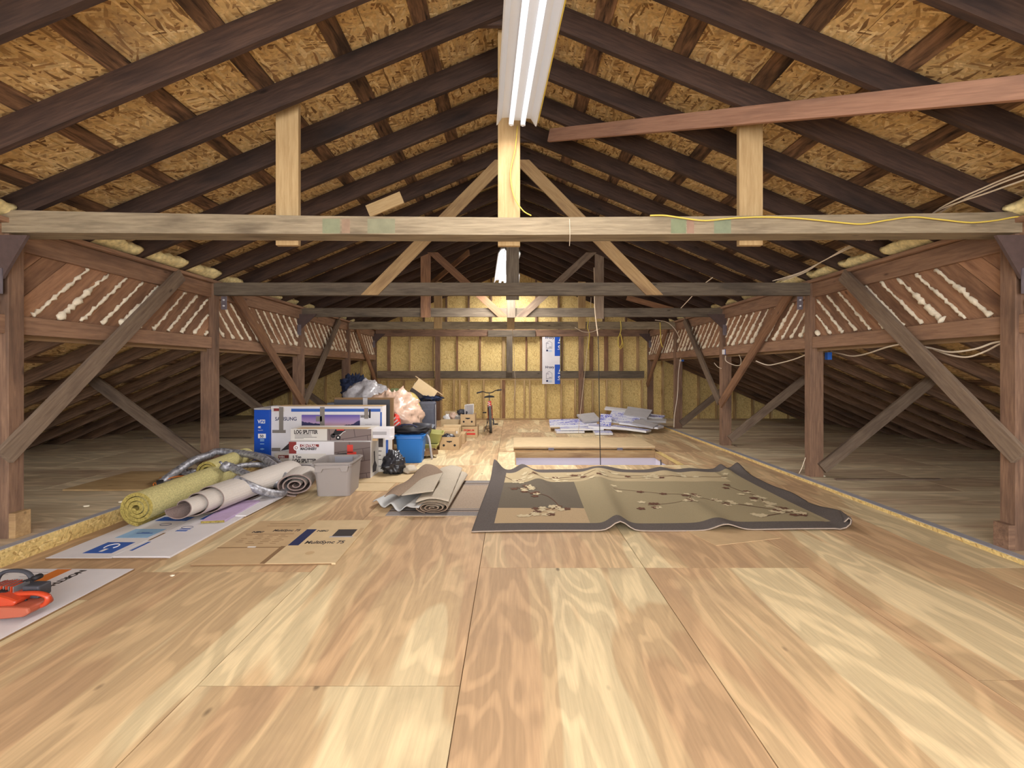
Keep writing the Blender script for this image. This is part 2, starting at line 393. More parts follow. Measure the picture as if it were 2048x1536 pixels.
def text_mesh(txt, size, mat, parent, origin, xdir, ydir, name='lettering', depth=.0008, sx=1.0, align='LEFT', bold=0.0, shear=0.0):
    c = bpy.data.curves.new(name, 'FONT'); c.body = txt; c.size = size; c.extrude = depth; c.align_x = align; c.offset = bold; c.shear = shear
    t = bpy.data.objects.new(name, c); COL.objects.link(t)
    me = bpy.data.meshes.new_from_object(t, depsgraph=bpy.context.evaluated_depsgraph_get())
    bpy.data.objects.remove(t); bpy.data.curves.remove(c)
    me.materials.clear(); me.materials.append(M[mat])
    x = Vector(xdir).normalized(); y = Vector(ydir).normalized(); z = x.cross(y)
    m = Matrix((x, y, z)).transposed().to_4x4(); m.translation = Vector(origin)
    sc = Matrix.Diagonal((sx, 1, 1, 1)); me.transform(m @ sc)
    o = bpy.data.objects.new(name, me); COL.objects.link(o)
    if parent: o.parent = parent
    return o
ORD = ['first', 'second', 'third', 'fourth', 'fifth', 'sixth', 'seventh', 'eighth', 'ninth', 'tenth', 'eleventh', 'twelfth', 'thirteenth', 'fourteenth',
       'fifteenth', 'sixteenth', 'seventeenth', 'eighteenth', 'nineteenth', 'twentieth', 'twenty-first', 'twenty-second', 'twenty-third', 'twenty-fourth', 'twenty-fifth', 'twenty-sixth']
def smooth_path(pts, n=6):
    pts = [Vector(p) for p in pts]; out = []
    for i in range(len(pts)-1):
        p0 = pts[max(i-1, 0)]; p1 = pts[i]; p2 = pts[i+1]; p3 = pts[min(i+2, len(pts)-1)]
        for k in range(n):
            t = k/n
            out.append(.5*((2*p1)+(p2-p0)*t+(2*p0-5*p1+4*p2-p3)*t*t+(3*p1-p0-3*p2+p3)*t**3))
    out.append(pts[-1]); return out

# ------------------------------------------------------------------ dimensions
XP = 3.986                 # inner faces of the posts
TD = [3.60, 6.08, 8.63, 11.12, 13.40]
ZL, ZR = .13, .035         # left and right side floors
SL = .4167; RZ = Z0+2.863  # main rafters: bottom line z = RZ - SL*|x|
RH = .205
LX0 = 4.10; LZ0 = Z0+.40; LSL = .434  # lean-to rafters bottom line
YB = -3.6                  # rear end (open)
YW = 13.42                 # face of the end wall boards
EX = 8.6                   # eaves
HX0, HX1, HY0, HY1 = .05, 2.56, 7.02, 8.12   # stair hatch

# ------------------------------------------------------------------ floor
def sheets_mesh(name, rects, z, mat, thick=.018, gap=.0025):
    mb = MB(); ids = []
    for (x0, x1, y0, y1) in rects:
        mb.box(x0+gap, x1-gap, y0+gap, y1-gap, z-thick, z); ids += [random.random()]*8
    o = mb.build(name, mat)
    at_ = o.data.color_attributes.new('sheet', 'FLOAT_COLOR', 'POINT')
    for i, r in enumerate(ids): at_.data[i].color = (r, (r*7.3) % 1, (r*3.7) % 1, 1)
    return o
def clip_hole(r):
    x0, x1, y0, y1 = r
    if x1 <= HX0 or x0 >= HX1 or y1 <= HY0 or y0 >= HY1: return [r]
    out = []
    if y0 < HY0: out.append((x0, x1, y0, HY0))
    if y1 > HY1: out.append((x0, x1, HY1, y1))
    a, b = max(y0, HY0), min(y1, HY1)
    if x0 < HX0: out.append((x0, HX0, a, b))
    if x1 > HX1: out.append((HX1, x1, a, b))
    return out
cols = [-3.80, -2.70, -1.46, -.24, .98, 2.20, 3.42, 3.84]
offs = [2.9, 3.3, 2.11, 3.37, 3.37, 2.15, 3.37]
rects = []
for i in range(7):
    y = offs[i]-2.44*2
    y = max(y, YB) if y > YB else YB
    ys = [YB]; k = offs[i]-2.44*3
    while k < YW:
        if k > YB+.1: ys.append(k)
        k += 2.44
    ys.append(YW)
    for a, b in zip(ys[:-1], ys[1:]):
        if b > a: rects += clip_hole((cols[i], cols[i+1], a, b))
fl = sheets_mesh('floor', rects, 0, 'floor'); tag(fl, kind='structure')
sub = MB()
for r in clip_hole((-3.8, 3.84, YB, YW)): sub.box(r[0], r[1], r[2], r[3], -.06, -.0185)
so = sub.build('floor_under', 'card_dark'); so.parent = fl
for side, zf, nm in ((-1, ZL, 'floor_left'), (1, ZR, 'floor_right')):
    rs = []
    xi = 3.86 if side < 0 else 3.93
    yy = YB+.4 if side > 0 else YB+.1
    ys = [YB]; 
    while yy < YW: ys.append(yy); yy += 1.22
    ys.append(YW)
    for j, (a, b) in enumerate(zip(ys[:-1], ys[1:])):
        xs = [xi, xi+1.4+(j % 2)*1.0, xi+3.84+(j % 2)*.4, EX+.1]
        for c, d in zip(xs[:-1], xs[1:]): rs.append((min(side*c, side*d), max(side*c, side*d), a, b))
    o = sheets_mesh(nm, rs, zf, 'sidefloor'); tag(o, kind='structure')
# curb edges
mb = MB(); mb.box(-3.855, -3.785, YB, YW, ZL, ZL+.004, 1); mb.box(-3.86, -3.783, YB, YW, -.01, ZL, 0)
fr = Matrix.Translation((-3.785, 0, 0)) @ Matrix.Rotation(PI/2, 4, 'Y')
tag(mb.build('trim_1', ['osb_wall', 'curb_top'], frame=fr), kind='structure')
mb = MB(); mb.box(3.845, 3.93, YB, YW, ZR-.002, ZR+.004, 1); mb.box(3.842, 3.93, YB, YW, -.01, ZR-.002, 0)
fr = Matrix.Translation((3.842, 0, 0)) @ Matrix.Rotation(PI/2, 4, 'Y')
tag(mb.build('trim_2', ['osb_wall', 'curb_top'], frame=fr), kind='structure')

# ------------------------------------------------------------------ roof sheathing
def plane_slab(name, x0, z0, x1, z1, mat, y0=YB, y1=YW+.1, t=.012, sk=-.1):
    # sheathing whose underside runs from (x0,z0) to (x1,z1)
    d = Vector((x1-x0, 0, z1-z0)); L = d.length; d.normalize()
    fr = Matrix((d, Vector((0, 1, 0)), d.cross(Vector((0, 1, 0))))).transposed().to_4x4(); fr.translation = Vector((x0, 0, z0))
    mb = MB(); s_ = 1 if fr.to_3x3().col[2].z > 0 else -1
    a = 0; row = 0
    while a < L:
        b = min(a+1.22, L); yy = y0-(row % 2)*1.22
        while yy < y1:
            c = max(yy, y0)+.002; e = min(yy+2.44, y1)-.002
            if e > c: mb.box(a+.002, b-.002, c, e, 0, s_*t)
            yy += 2.44
        a = b; row += 1
    o = mb.build(name, mat); o.matrix_world = fr
    # outer weather skin keeps daylight out
    mb = MB(); mb.box(sk, L+.05, y0, y1, s_*(t+.004), s_*(t+.03)); k = mb.build('roof_skin', 'card_dark'); k.parent = o
    return o
roofs = {}
for sd, nm in ((-1, 'ceiling_left'), (1, 'ceiling_right')):
    o = plane_slab(nm, 0, RZ+RH+.024, sd*4.75, RZ+RH+.024-SL*4.75, 'osb_roof'); tag(o, kind='structure'); roofs[sd] = o
    # battens between rafters and sheathing
    for k in range(7):
        X = .72+.622*k
        if X > 4.5: break
        z = RZ+RH-SL*X
        b = member('batten', (sd*X, YB, z+.011), (sd*X, YW, z+.011), .145, .02, 'batten', up=(sd*SL, 0, 1), ch=.001)
        b.parent = o; b.matrix_parent_inverse = o.matrix_world.inverted()
for sd, nm in ((-1, 'ceiling_left_lower'), (1, 'ceiling_right_lower')):
    zt = LZ0+.165
    o = plane_slab(nm, sd*LX0, zt, sd*(EX+.3), zt-LSL*(EX+.3-LX0), 'osb_roof', sk=.03); tag(o, kind='structure')
    for k in range(8):
        X = 4.5+.62*k; 
        if X > EX: break
        z = LZ0+.15-LSL*(X-LX0)
        b = member('batten', (sd*X, YB, z+.004), (sd*X, YW, z+.004), .145, .016, 'batten', up=(sd*LSL, 0, 1), ch=.001)
        b.parent = o; b.matrix_parent_inverse = o.matrix_world.inverted()

# ------------------------------------------------------------------ rafters
ND = []
k = 3.62-.622*8
while k < YW-.2: ND.append(k); k += .622
side_nm = {-1: 'left', 1: 'right'}
for sd in (-1, 1):
    for i, d in enumerate(ND):
        th = .045
        poly = [(sd*.022, RZ-SL*.022), (sd*4.08, RZ-SL*4.08), (sd*4.55, RZ-SL*4.55), (sd*4.55, RZ+RH-SL*4.55), (sd*.022, RZ+RH-SL*.022)]
        fr = frame_of((0, d, RZ), (sd*4, d, RZ-SL*4)); mb = MB(); mb.prism(poly, 1, d, d+th)
        o = mb.build('rafter', 'rafter', frame=fr)
        tag(o, 'dark brown main rafter on the %s roof slope, %s counted from the camera' % (side_nm[sd], ORD[i]), 'rafter', 'main rafters on the %s slope' % side_nm[sd])
    for i, d in enumerate(ND):
        d2 = d+.2
        if d2 > YW-.05: continue
        poly = [(sd*LX0, LZ0), (sd*(EX+.25), LZ0-LSL*(EX+.25-LX0)), (sd*(EX+.25), LZ0+.15-LSL*(EX+.25-LX0)), (sd*LX0, LZ0+.15)]
        fr = frame_of((0, d2, LZ0), (sd*4, d2, LZ0-LSL*4)); mb = MB(); mb.prism(poly, 1, d2, d2+.045)
        o = mb.build('lower_rafter', 'rafter_side', frame=fr)
        tag(o, 'dark rafter of the low %s side roof, %s counted from the camera' % (side_nm[sd], ORD[i]), 'rafter', 'rafters of the low %s roof' % side_nm[sd])
for i, d in enumerate(ND):
    z = Z0+2.84
    o = member('collar_tie', (-.62, d+.067, z), (.62, d+.067, z), .038, .12, 'rafter', ch=.002)
    tag(o, 'short dark collar tie under the ridge, %s counted from the camera' % ORD[i], 'collar tie', 'collar ties under the ridge')
tag(member('ridge_board', (0, YB, RZ+.13), (0, YW, RZ+.13), .038, .17, 'rafter'), 'dark ridge board along the peak of the roof', 'ridge board')

# ------------------------------------------------------------------ posts, tie beams, plates, rails
truss_nm = ['nearest', 'second', 'third', 'fourth', 'end-wall']
for sd in (-1, 1):
    S = side_nm[sd]; zf = ZL if sd < 0 else ZR
    for i, d in enumerate(TD):
        p = member('post', (sd*(XP+.09), d+.06, zf), (sd*(XP+.09), d+.06, Z0+1.16), .18, .12, 'post', ch=.005)
        tag(p, 'brown timber post on the %s side, %s from the camera' % (S, ORD[i] if i < 4 else 'last and against the end wall'), 'post', 'posts along the %s side' % S)
    p = member('post', (sd*(XP+.09), TD[0]-2.5, zf), (sd*(XP+.09), TD[0]-2.5, Z0+1.16), .18, .12, 'post')
    tag(p, 'brown timber post on the %s side just outside the picture' % S, 'post', 'posts along the %s side' % S)
    tag(member('top_plate', (sd*(XP+.06), YB, Z0+1.18), (sd*(XP+.06), YW, Z0+1.18), .18, .04, 'plate'),
        'reddish brown flat plate carrying the %s main rafters' % S, 'plate')
    tag(member('plate_beam', (sd*(XP+.05), YB, Z0+1.065), (sd*(XP+.05), YW, Z0+1.065), .04, .185, 'plate', up=(0, 0, 1)),
        'reddish brown beam on edge under the %s top plate' % S, 'beam')
    tag(member('side_rail', (sd*(XP+.045), YB, Z0+.366), (sd*(XP+.045), YW, Z0+.366), .04, .15, 'plate'),
        'long brown rail below the foamed boards on the %s side' % S, 'rail')
# braces in the side frames (y0,z0)-(y1,z1)
BR = [(3.55, -.68, 5.45, 1.14, 'brace', 'big grey diagonal brace leaning up from the nearest post'),
      (6.45, 1.14, 8.66, -.66, 'brace_warm', 'warm brown diagonal brace running down to the third post'),
      (8.70, -.62, 10.45, 1.14, 'brace', 'grey diagonal brace rising from the third post'),
      (11.6, 1.10, 13.35, -.45, 'brace_warm', 'brown diagonal brace running down to the end wall')]
for sd in (-1, 1):
    for (y0, z0, y1, z1, mt, lb) in BR:
        o = member('diagonal_brace', (sd*(XP-.022), y0, Z0+z0), (sd*(XP-.022), y1, Z0+z1), .042, .15, mt, up=(0, 0, 1), ch=.003)
        tag(o, lb+' on the %s side' % side_nm[sd], 'brace', 'diagonal braces on the %s side' % side_nm[sd])
    for i, d in enumerate(TD[:4]):
        zf = (ZL if sd < 0 else ZR)
        p0 = (sd*(XP+.14), d-.022, zf+.12); p1 = (sd*5.62, d-.022, Z0-.10)
        o = member('knee_brace', p0, p1, .04, .15, 'brace' if i else 'brace', ch=.003)
        tag(o, 'knee brace from the foot of the %s %s post out to the low rafters' % (ORD[i], side_nm[sd]), 'brace', 'knee braces on the %s side' % side_nm[sd])
# tie beams
def tie(name, pts_top, pts_bot, y0, y1, mat, label):
    mb = MB(); poly = pts_bot+pts_top[::-1]; 
    n = len(pts_bot)
    for k in range(n-1):
        q = [pts_bot[k], pts_bot[k+1], pts_top[k+1], pts_top[k]]
        mb.prism(q, 1, y0, y1)
    b = mb.build(name, mat)
    return tag(b, label, 'tie beam', 'tie beams across the attic')
z = Z0
xs = [-4.16, -3.0, -1.5, 0, 1.5, 3.0, 4.16]
tie('tie_beam', [(x, z+1.20+.062*(abs(x)/4.1)**1.6*(1 if x < 0 else .75)) for x in xs], [(x, z+1.063+.02*(abs(x)/4.1)) for x in xs], TD[0]-.02, TD[0]+.17, 'tie_grey', 'thick grey tie beam across the attic nearest the camera')
tie('tie_beam', [(-XP, z+1.168), (XP, z+1.168)], [(-XP, z+1.002), (XP, z+1.002)], TD[1], TD[1]+.09, 'tie_dark', 'dark grey tie beam at the second pair of posts')
tie('tie_beam', [(-XP, z+1.176), (XP, z+1.176)], [(-XP, z+1.01), (XP, z+1.01)], TD[2], TD[2]+.07, 'tie_dark', 'dark greenish tie beam at the third pair of posts')
tie('tie_beam', [(-XP, z+1.18), (XP, z+1.18)], [(-XP, z+1.0), (XP, z+1.0)], TD[3], TD[3]+.07, 'tie_grey', 'pale grey tie beam at the fourth pair of posts')
tie('tie_beam', [(-XP, z+1.18), (XP, z+1.18)], [(-XP, z+.985), (XP, z+.985)], TD[4]-.12, TD[4]-.01, 'post', 'reddish tie beam in front of the end wall')
tag(member('splice_board', (-.70, TD[4]-.145, z+1.06), (.68, TD[4]-.145, z+1.06), .04, .19, 'tie_dark'), 'short grey splice board on the middle of the end-wall beam', 'board')

bt = [o for o in bpy.data.objects if o.name == 'tie_beam'][0]
for k, (a, b, mt) in enumerate(((645, 680, (122, 124, 98)), (684, 700, (136, 112, 92)), (735, 790, (124, 122, 98)), (1342, 1372, (118, 124, 96)), (1374, 1388, (140, 112, 94)), (1428, 1462, (120, 126, 102)))):
    m_ = MB(); m_.box(pxs(a, 3.58), pxs(b, 3.58), TD[0]-.0212, TD[0]-.0202, Z0+1.075, Z0+1.19)
    q_ = m_.build('paint_mark', plain('faded beam paint', lin(*mt), .8, noise=.12, nscale=14), parent=bt)
# struts and webs
def strut(name, xa, xb, y0, y1, z0, z1, mat, label, cat='strut', group=None):
    xm = (xa+xb)/2; o = member(name, (xm, (y0+y1)/2, z0), (xm, (y0+y1)/2, z1), abs(xb-xa), abs(y1-y0), mat, ch=.002)
    # member: local y = up x x
    return tag(o, label, cat, group)
y = TD[0]+.17
strut('king_post', pxs(996, 3.80), pxs(1040, 3.80), y, y+.045, z+1.03, z+2.85, 'newwood', 'pale yellow king post under the long fluorescent light', 'king post')
strut('hanger', pxs(555, 3.80), pxs(600, 3.80), y, y+.045, z+1.035, z+2.22, 'newwood', 'pale new hanger board left of the king post on the nearest beam', 'hanger', 'hangers on the nearest beam')
strut('hanger', pxs(1475, 3.80), pxs(1522, 3.80), y, y+.045, z+1.035, z+2.13, 'newwood', 'pale new hanger board right of the king post on the nearest beam', 'hanger', 'hangers on the nearest beam')
y = TD[1]
strut('king_post', pxs(1012, 6.2), pxs(1038, 6.2), y+.09, y+.16, z+.96, z+2.84, 'tie_dark', 'dark king post beside the far fluorescent light', 'king post')
def web(xb, zb, xt, zt, wd, y0, t, mat, label):
    # plank in the xz plane with level ends; wd = horizontal width
    mb = MB(); mb.prism([(xb-wd/2, zb), (xb+wd/2, zb), (xt+wd/2, zt), (xt-wd/2, zt)], 1, y0, y0+t)
    fr = frame_of((xb, y0, zb), (xt, y0, zt)); o = mb.build('web_plank', mat, frame=fr)
    return tag(o, label, 'web plank')
for sd in (-1, 1):
    web(sd*1.90, z+1.0, sd*.115, z+2.80, .225, TD[1]-.024, .022, 'plank', 'tan diagonal plank from the peak down to the second tie beam, %s side' % side_nm[sd])
    web(sd*.16, z+1.0, sd*1.50, z+2.22, .20, TD[2]-.045, .022, 'brace_warm' if sd < 0 else 'brace', 'brown diagonal web meeting the middle of the third tie beam from the %s' % side_nm[sd])
strut('hanger', pxs(841, 8.6), pxs(861, 8.6), TD[2]-.022, TD[2]-.001, z+.995, z+2.25, 'brace_warm', 'brown hanger board left of middle on the third tie beam', 'hanger', 'hangers on the third beam')
strut('hanger', pxs(1190, 8.6), pxs(1208, 8.6), TD[2]-.022, TD[2]-.001, z+.97, z+2.25, 'brace', 'grey hanger board right of middle on the third tie beam', 'hanger', 'hangers on the third beam')
strut('king_post', pxs(1014, 8.65), pxs(1031, 8.65), TD[2]-.05, TD[2]-.002, z+.99, z+2.8, 'tie_dark', 'dark king post on the third tie beam', 'king post')
strut('hanger', pxs(868, 11.1), pxs(884, 11.1), TD[3]-.04, TD[3]-.002, z+1.01, z+2.15, 'newwood', 'pale hanger board left of middle on the fourth tie beam', 'hanger', 'hangers on the fourth beam')
strut('hanger', pxs(1156, 11.1), pxs(1171, 11.1), TD[3]-.04, TD[3]-.002, z+1.01, z+2.15, 'newwood', 'pale hanger board right of middle on the fourth tie beam', 'hanger', 'hangers on the fourth beam')
strut('king_post', pxs(1014, 11.1), pxs(1029, 11.1), TD[3]-.05, TD[3]-.002, z+1.0, z+2.8, 'plank', 'pale king post on the fourth tie beam', 'king post')
# long boards under the rafters
def under(xa, ya, xb, yb, dz, h, mat, label):
    za = RZ-SL*abs(xa)-dz; zb = RZ-SL*abs(xb)-dz
    return tag(member('rafter_brace', (xa, ya, za), (xb, yb, zb), .035, h, mat, ch=.003), label, 'brace')
under(.42, 5.08, 3.42, 2.02, .07, .135, 'red_board', 'long reddish board slanting under the right rafters near the light')
under(-.89, 9.4, -1.95, 10.7, .06, .12, 'brace_warm', 'orange brown board slanting under the left rafters beyond the third beam')
under(2.68, 10.6, 3.55, 10.05, .06, .12, 'brace_warm', 'orange brown board slanting under the far right rafters')
# scab board on a left rafter
a = at(772, 408, 4.82)
tag(member('scab_board', (a[0]-.19, 4.82, a[2]-.08), (a[0]+.17, 4.82, a[2]+.07), .03, .13, 'newwood'), 'short yellow board nailed to a left rafter above the nearest beam', 'board')

# ------------------------------------------------------------------ foamed diagonal boards of the side walls
def clerestory(sd):
    X = XP+.068; S = side_nm[sd]
    root = thing('wall_%s' % S, None, None, (0, 0, 0)); root['kind'] = 'structure'
    zb, zt = z+.44, z+.98; H = zt-zb
    bays = [(YB, TD[0]-2.5+.12, -1), (TD[0]-2.5+.12, TD[0], 1), (TD[0]+.12, TD[1], 1), (TD[1]+.12, TD[2], -1), (TD[2]+.12, TD[3], -1), (TD[3]+.12, TD[4], -1)]
    for (ya, yb, dr) in bays:
        if yb < 1.0: continue
        st = .215; n = int((yb-ya+H)/st)+2
        fo = MB()
        for k in range(n):
            # board between two 45 degree seams; clip to bay rectangle in (s,t), s along y
            s0 = ya-H+k*st
            def line(t, s): return s+(t if dr > 0 else H-t)
            poly = []
            import_pts = [(line(0, s0), 0), (line(0, s0+st-.006), 0), (line(H, s0+st-.006), H), (line(H, s0), H)]
            # Sutherland clip on y range
            def clip(pts, val, keep):
                out = []
                for i in range(len(pts)):
                    p, q = pts[i], pts[(i+1) % len(pts)]
                    ip, iq = keep(p[0]), keep(q[0])
                    if ip: out.append(p)
                    if ip != iq:
                        t = (val-p[0])/(q[0]-p[0]); out.append((val, p[1]+(q[1]-p[1])*t))
                return out
            pts = clip(import_pts, ya, lambda v: v >= ya)
            if pts: pts = clip(pts, yb, lambda v: v <= yb)
            if len(pts) >= 3:
                mb = MB(); mb.prism([(p[0], zb+p[1]) for p in pts], 0, sd*X, sd*(X+.02))
                fr = frame_of((sd*X, s0, zb), (sd*X, s0+dr, zb+1)); o = mb.build('diagonal_board', 'clap', frame=fr, parent=root)
            # foam bead along the seam
            if (dr > 0 and ya < s0 < yb-.1) or (dr < 0 and ya+.05 < s0+H and s0 < yb):
                pp = []; rr = []
                big = random.random() < .45
                m = 26
                for q in range(m+1):
                    t = .02+(H-.04)*q/m; yy = line(t, s0)
                    if ya+.02 < yy < yb-.02:
                        wob = random.uniform(-.008, .008); pp.append((sd*(X-.006), yy+wob, zb+t+random.uniform(-.006, .006)))
                        rr.append(random.uniform(.007, .021)*(1.7 if big and q < 16 else 1.0)*(1.4 if q < 3 else 1))
                if len(pp) > 3: fo.tube(pp, rr, 7)
        if fo.v: 
            f = fo.build('spray_foam', 'foam', parent=root, smooth=True)
    # backing so no light leaks
    mb = MB(); mb.box(sd*(X+.024), sd*(X+.05), YB, YW, z+.25, z+1.32); mb.build('backing', 'card_dark', parent=root)
for sd in (-1, 1): clerestory(sd)
# insulation batts above the plates between rafters
for sd in (-1, 1):
    for i in range(len(ND)-1):
        d0, d1 = ND[i]+.05, ND[i+1]-.01
        if d0 < 1.5: continue
        big = (1.2 if 3.0 < d0 < 6.5 else .5)*random.uniform(.7, 1.0)
        off = Vector((i*3.1, sd*5.0, 0))
        def bf(u, v):
            yy = d0+(d1-d0)*u; nz = mn.noise(Vector((u*3, v*2, 0))+off)
            X = XP+.12-(.16*big+.06*nz)*math.sin(PI*min(1, v*1.15))-.05*big*(1-v)
            z0_ = Z0+1.203; X = max(X, XP-.28); top = RZ+RH*.96-SL*X
            hh = min(top-z0_, .30)*(1-.30*abs(mn.noise(Vector((u*4, 7, 0))+off)))
            return (sd*X, yy, z0_+hh*v+.012*mn.noise(Vector((u*9, v*6, 1))+off))
        mb = MB(); mb.grid(bf, 20, 12)
        o = mb.build('insulation_batt', 'batt', smooth=True, solid=.04 if sd < 0 else -.04, fix=False)
        tag(o, 'yellow insulation stuffed over the %s plate, rafter bay %s from the camera' % (side_nm[sd], ORD[i]), 'insulation', 'insulation tufts over the %s plate' % side_nm[sd])

# ------------------------------------------------------------------ end wall
wall = None
def end_wall():
    global wall
    prof = [(-EX, 0), (EX, 0), (EX, LZ0+.17-LSL*(EX-LX0)), (LX0, LZ0+.17), (LX0, RZ+RH-SL*LX0), (0, RZ+RH), (-LX0, RZ+RH-SL*LX0), (-LX0, LZ0+.17), (-EX, LZ0+.17-LSL*(EX-LX0))]
    mb = MB(); mb.prism([(x, zz-.1 if zz == 0 else zz+.02) for x, zz in prof], 1, YW, YW+.02)
    fr = Matrix.Translation((0, YW, 0)) @ Matrix.Rotation(PI/2, 4, 'X')
    wall = mb.build('wall_back', 'osb_wall', frame=fr); tag(wall, kind='structure')
    inv = fr.inverted()
    def stud(px0, px1, z0, z1, mat, dep=.09, D=13.33, yoff=.09):
        x0, x1 = pxs(px0, D), pxs(px1, D)
        o = member('stud', ((x0+x1)/2, YW-.002-dep/2, z0), ((x0+x1)/2, YW-.002-dep/2, z1), x1-x0, dep, mat, ch=.001)
        o.parent = wall; o.matrix_parent_inverse = inv; return o
    def plate(px0, px1, z0, z1, mat, dep=.09, name='wall_plate'):
        x0, x1 = pxs(px0, 13.33), pxs(px1, 13.33)
        o = member(name, (x0, YW-.002-dep/2, (z0+z1)/2), (x1, YW-.002-dep/2, (z0+z1)/2), dep, z1-z0, mat, ch=.001)
        o.parent = wall; o.matrix_parent_inverse = inv
    def zz(py): return Z0-(py-HY)/F*13.33
    # lower frames
    for (a, b, sts) in ((756, 871, (756, 775, 806, 836, 867)), (881, 1157, (881, 906, 918, 936, 966, 1001, 1028, 1047, 1058, 1090, 1121, 1149)), (1169, 1287, (1184, 1212, 1242, 1283))):
        plate(a, b, zz(757)-.05, zz(757), 'newwood'); plate(a, b, .002, .045, 'newwood')
        for sx in sts: stud(sx, sx+3.2, .045, zz(757)-.05, 'newwood')
    stud(1003, 1010.5, .045, zz(757)-.05, 'brace_warm', .07)
    # middle rail
    plate(755, 868, zz(756), zz(742), 'brace', .11, 'girt'); plate(880, 1157, zz(756), zz(742), 'tie_dark', .11, 'girt'); plate(1168, 1288, zz(756), zz(742), 'tie_dark', .11, 'girt')
    # upper studs
    for sx, w_, mt in ((774, 6, 'brace_warm'), (817, 3, 'plank'), (864, 3, 'plank'), (912, 3.5, 'brace_warm'), (958, 3.5, 'brace_warm'), (1004, 6, 'newwood'), (1051, 3.5, 'brace_warm'), (1080, 4, 'brace_warm'),
                       (1123, 3, 'post'), (1180, 7, 'brace_warm'), (1209, 8, 'brace_warm'), (1240, 7, 'brace_warm'), (1274, 5, 'plank')):
        stud(sx, sx+w_, zz(742), z+1.1, mt, .06)
    # gable studs above the beam
    for k in range(-9, 10):
        x = k*.66+.05; zt = RZ-SL*abs(x)-.0
        if abs(x) > XP-.2: continue
        o = member('stud', (x, YW-.045, z+1.18), (x, YW-.045, zt+.1), .05, .085, 'post' if k % 2 else 'rafter_side', ch=.001); o.parent = wall; o.matrix_parent_inverse = inv
    # studs of the low side parts
    for sd in (-1, 1):
        for k in range(8):
            x = 4.42+.53*k
            zt = LZ0+.15-LSL*(x-LX0); zf = ZL if sd < 0 else ZR
            if zt-zf < .15: continue
            o = member('stud', (sd*x, YW-.06, zf), (sd*x, YW-.06, zt), .045, .11, 'newwood', ch=.001); o.parent = wall; o.matrix_parent_inverse = inv
end_wall()
# posts on the end wall between the bays
for (a, b, p0, p1, mt, lb) in ((870, 879.5, 845, 658, 'post', 'reddish brown post on the end wall left of the bicycle'), (1158, 1167.5, 845, 658, 'post', 'dark brown post on the end wall right of the white panel'), (1013, 1025, 745, 672, 'tie_dark', 'short dark grey post in the middle of the upper end wall')):
    D = 13.2; zb = 0.0 if p0 > 800 else Z0-(p0-HY)/F*D
    strut('wall_post', pxs(a, D), pxs(b, D), YW-.21, YW-.115, zb, z+.975, mt, lb, 'post')
# gussets on post corners
for sd in (-1, 1):
    for d, nm in ((TD[0], 'nearest'), (TD[2], 'third'), (TD[4]-.13, 'end-wall')):
        g_ = .36 if d < 4 else .30
        pl = [(sd*(XP+.10), z+1.055), (sd*(XP-g_+.16 if d < 4 else XP-g_), z+1.055), (sd*(XP+.0), z+1.055-g_+.02), (sd*(XP+.10), z+1.055-g_+.02)]
        mb = MB(); mb.prism(pl, 1, d-.045, d-.022)
        r = mb.build('gusset', 'gusset'); tag(r, 'dark triangular gusset at the top of the %s %s post' % (nm, side_nm[sd]), 'gusset', 'gussets on the %s side' % side_nm[sd])
        m2 = MB(); m2.box(min(sd*(XP-.01), sd*(XP+.06)), max(sd*(XP-.01), sd*(XP+.06)), d-.055, d-.046, z+1.055-g_-.10, z+1.055-g_+.10)
        for q in (-.05, .05): m2.tube([(sd*(XP+.025), d-.055, z+1.055-g_+q), (sd*(XP+.025), d-.063, z+1.055-g_+q)], .011, 8)
        m2.build('steel_plate', 'steel', parent=r)
    mb = MB(); d = TD[1]; x0 = XP-.035
    mb.box(min(sd*x0, sd*(x0-.075)), max(sd*x0, sd*(x0-.075)), d+.1, d+.108, z+.82, z+1.0)
    o = mb.build('steel_bracket', 'steel'); tag(o, 'small bolted steel bracket under the second beam on the %s' % side_nm[sd], 'bracket')
    k = MB()
    for q in (.87, .95): k.tube([(sd*(x0-.04), d+.085, z+q), (sd*(x0-.04), d+.101, z+q)], .012, 8)
    k.build('bolt', 'white_metal', parent=o)
    mb = MB(); mb.box(min(sd*3.95, sd*3.70), max(sd*3.95, sd*3.70), 0, 0, 0, 0)
    # base blocks beside nearest posts
    zf = ZL if sd < 0 else ZR
    mb = MB(); bx = sorted((sd*(XP-.055), sd*(XP-.002))); mb.box(bx[0], bx[1], TD[0]+.0, TD[0]+.12, zf, zf+.20)
    tag(mb.build('base_block', 'plank' if sd < 0 else 'post', bevel=.004), 'short timber block at the foot of the nearest %s post' % side_nm[sd], 'block')

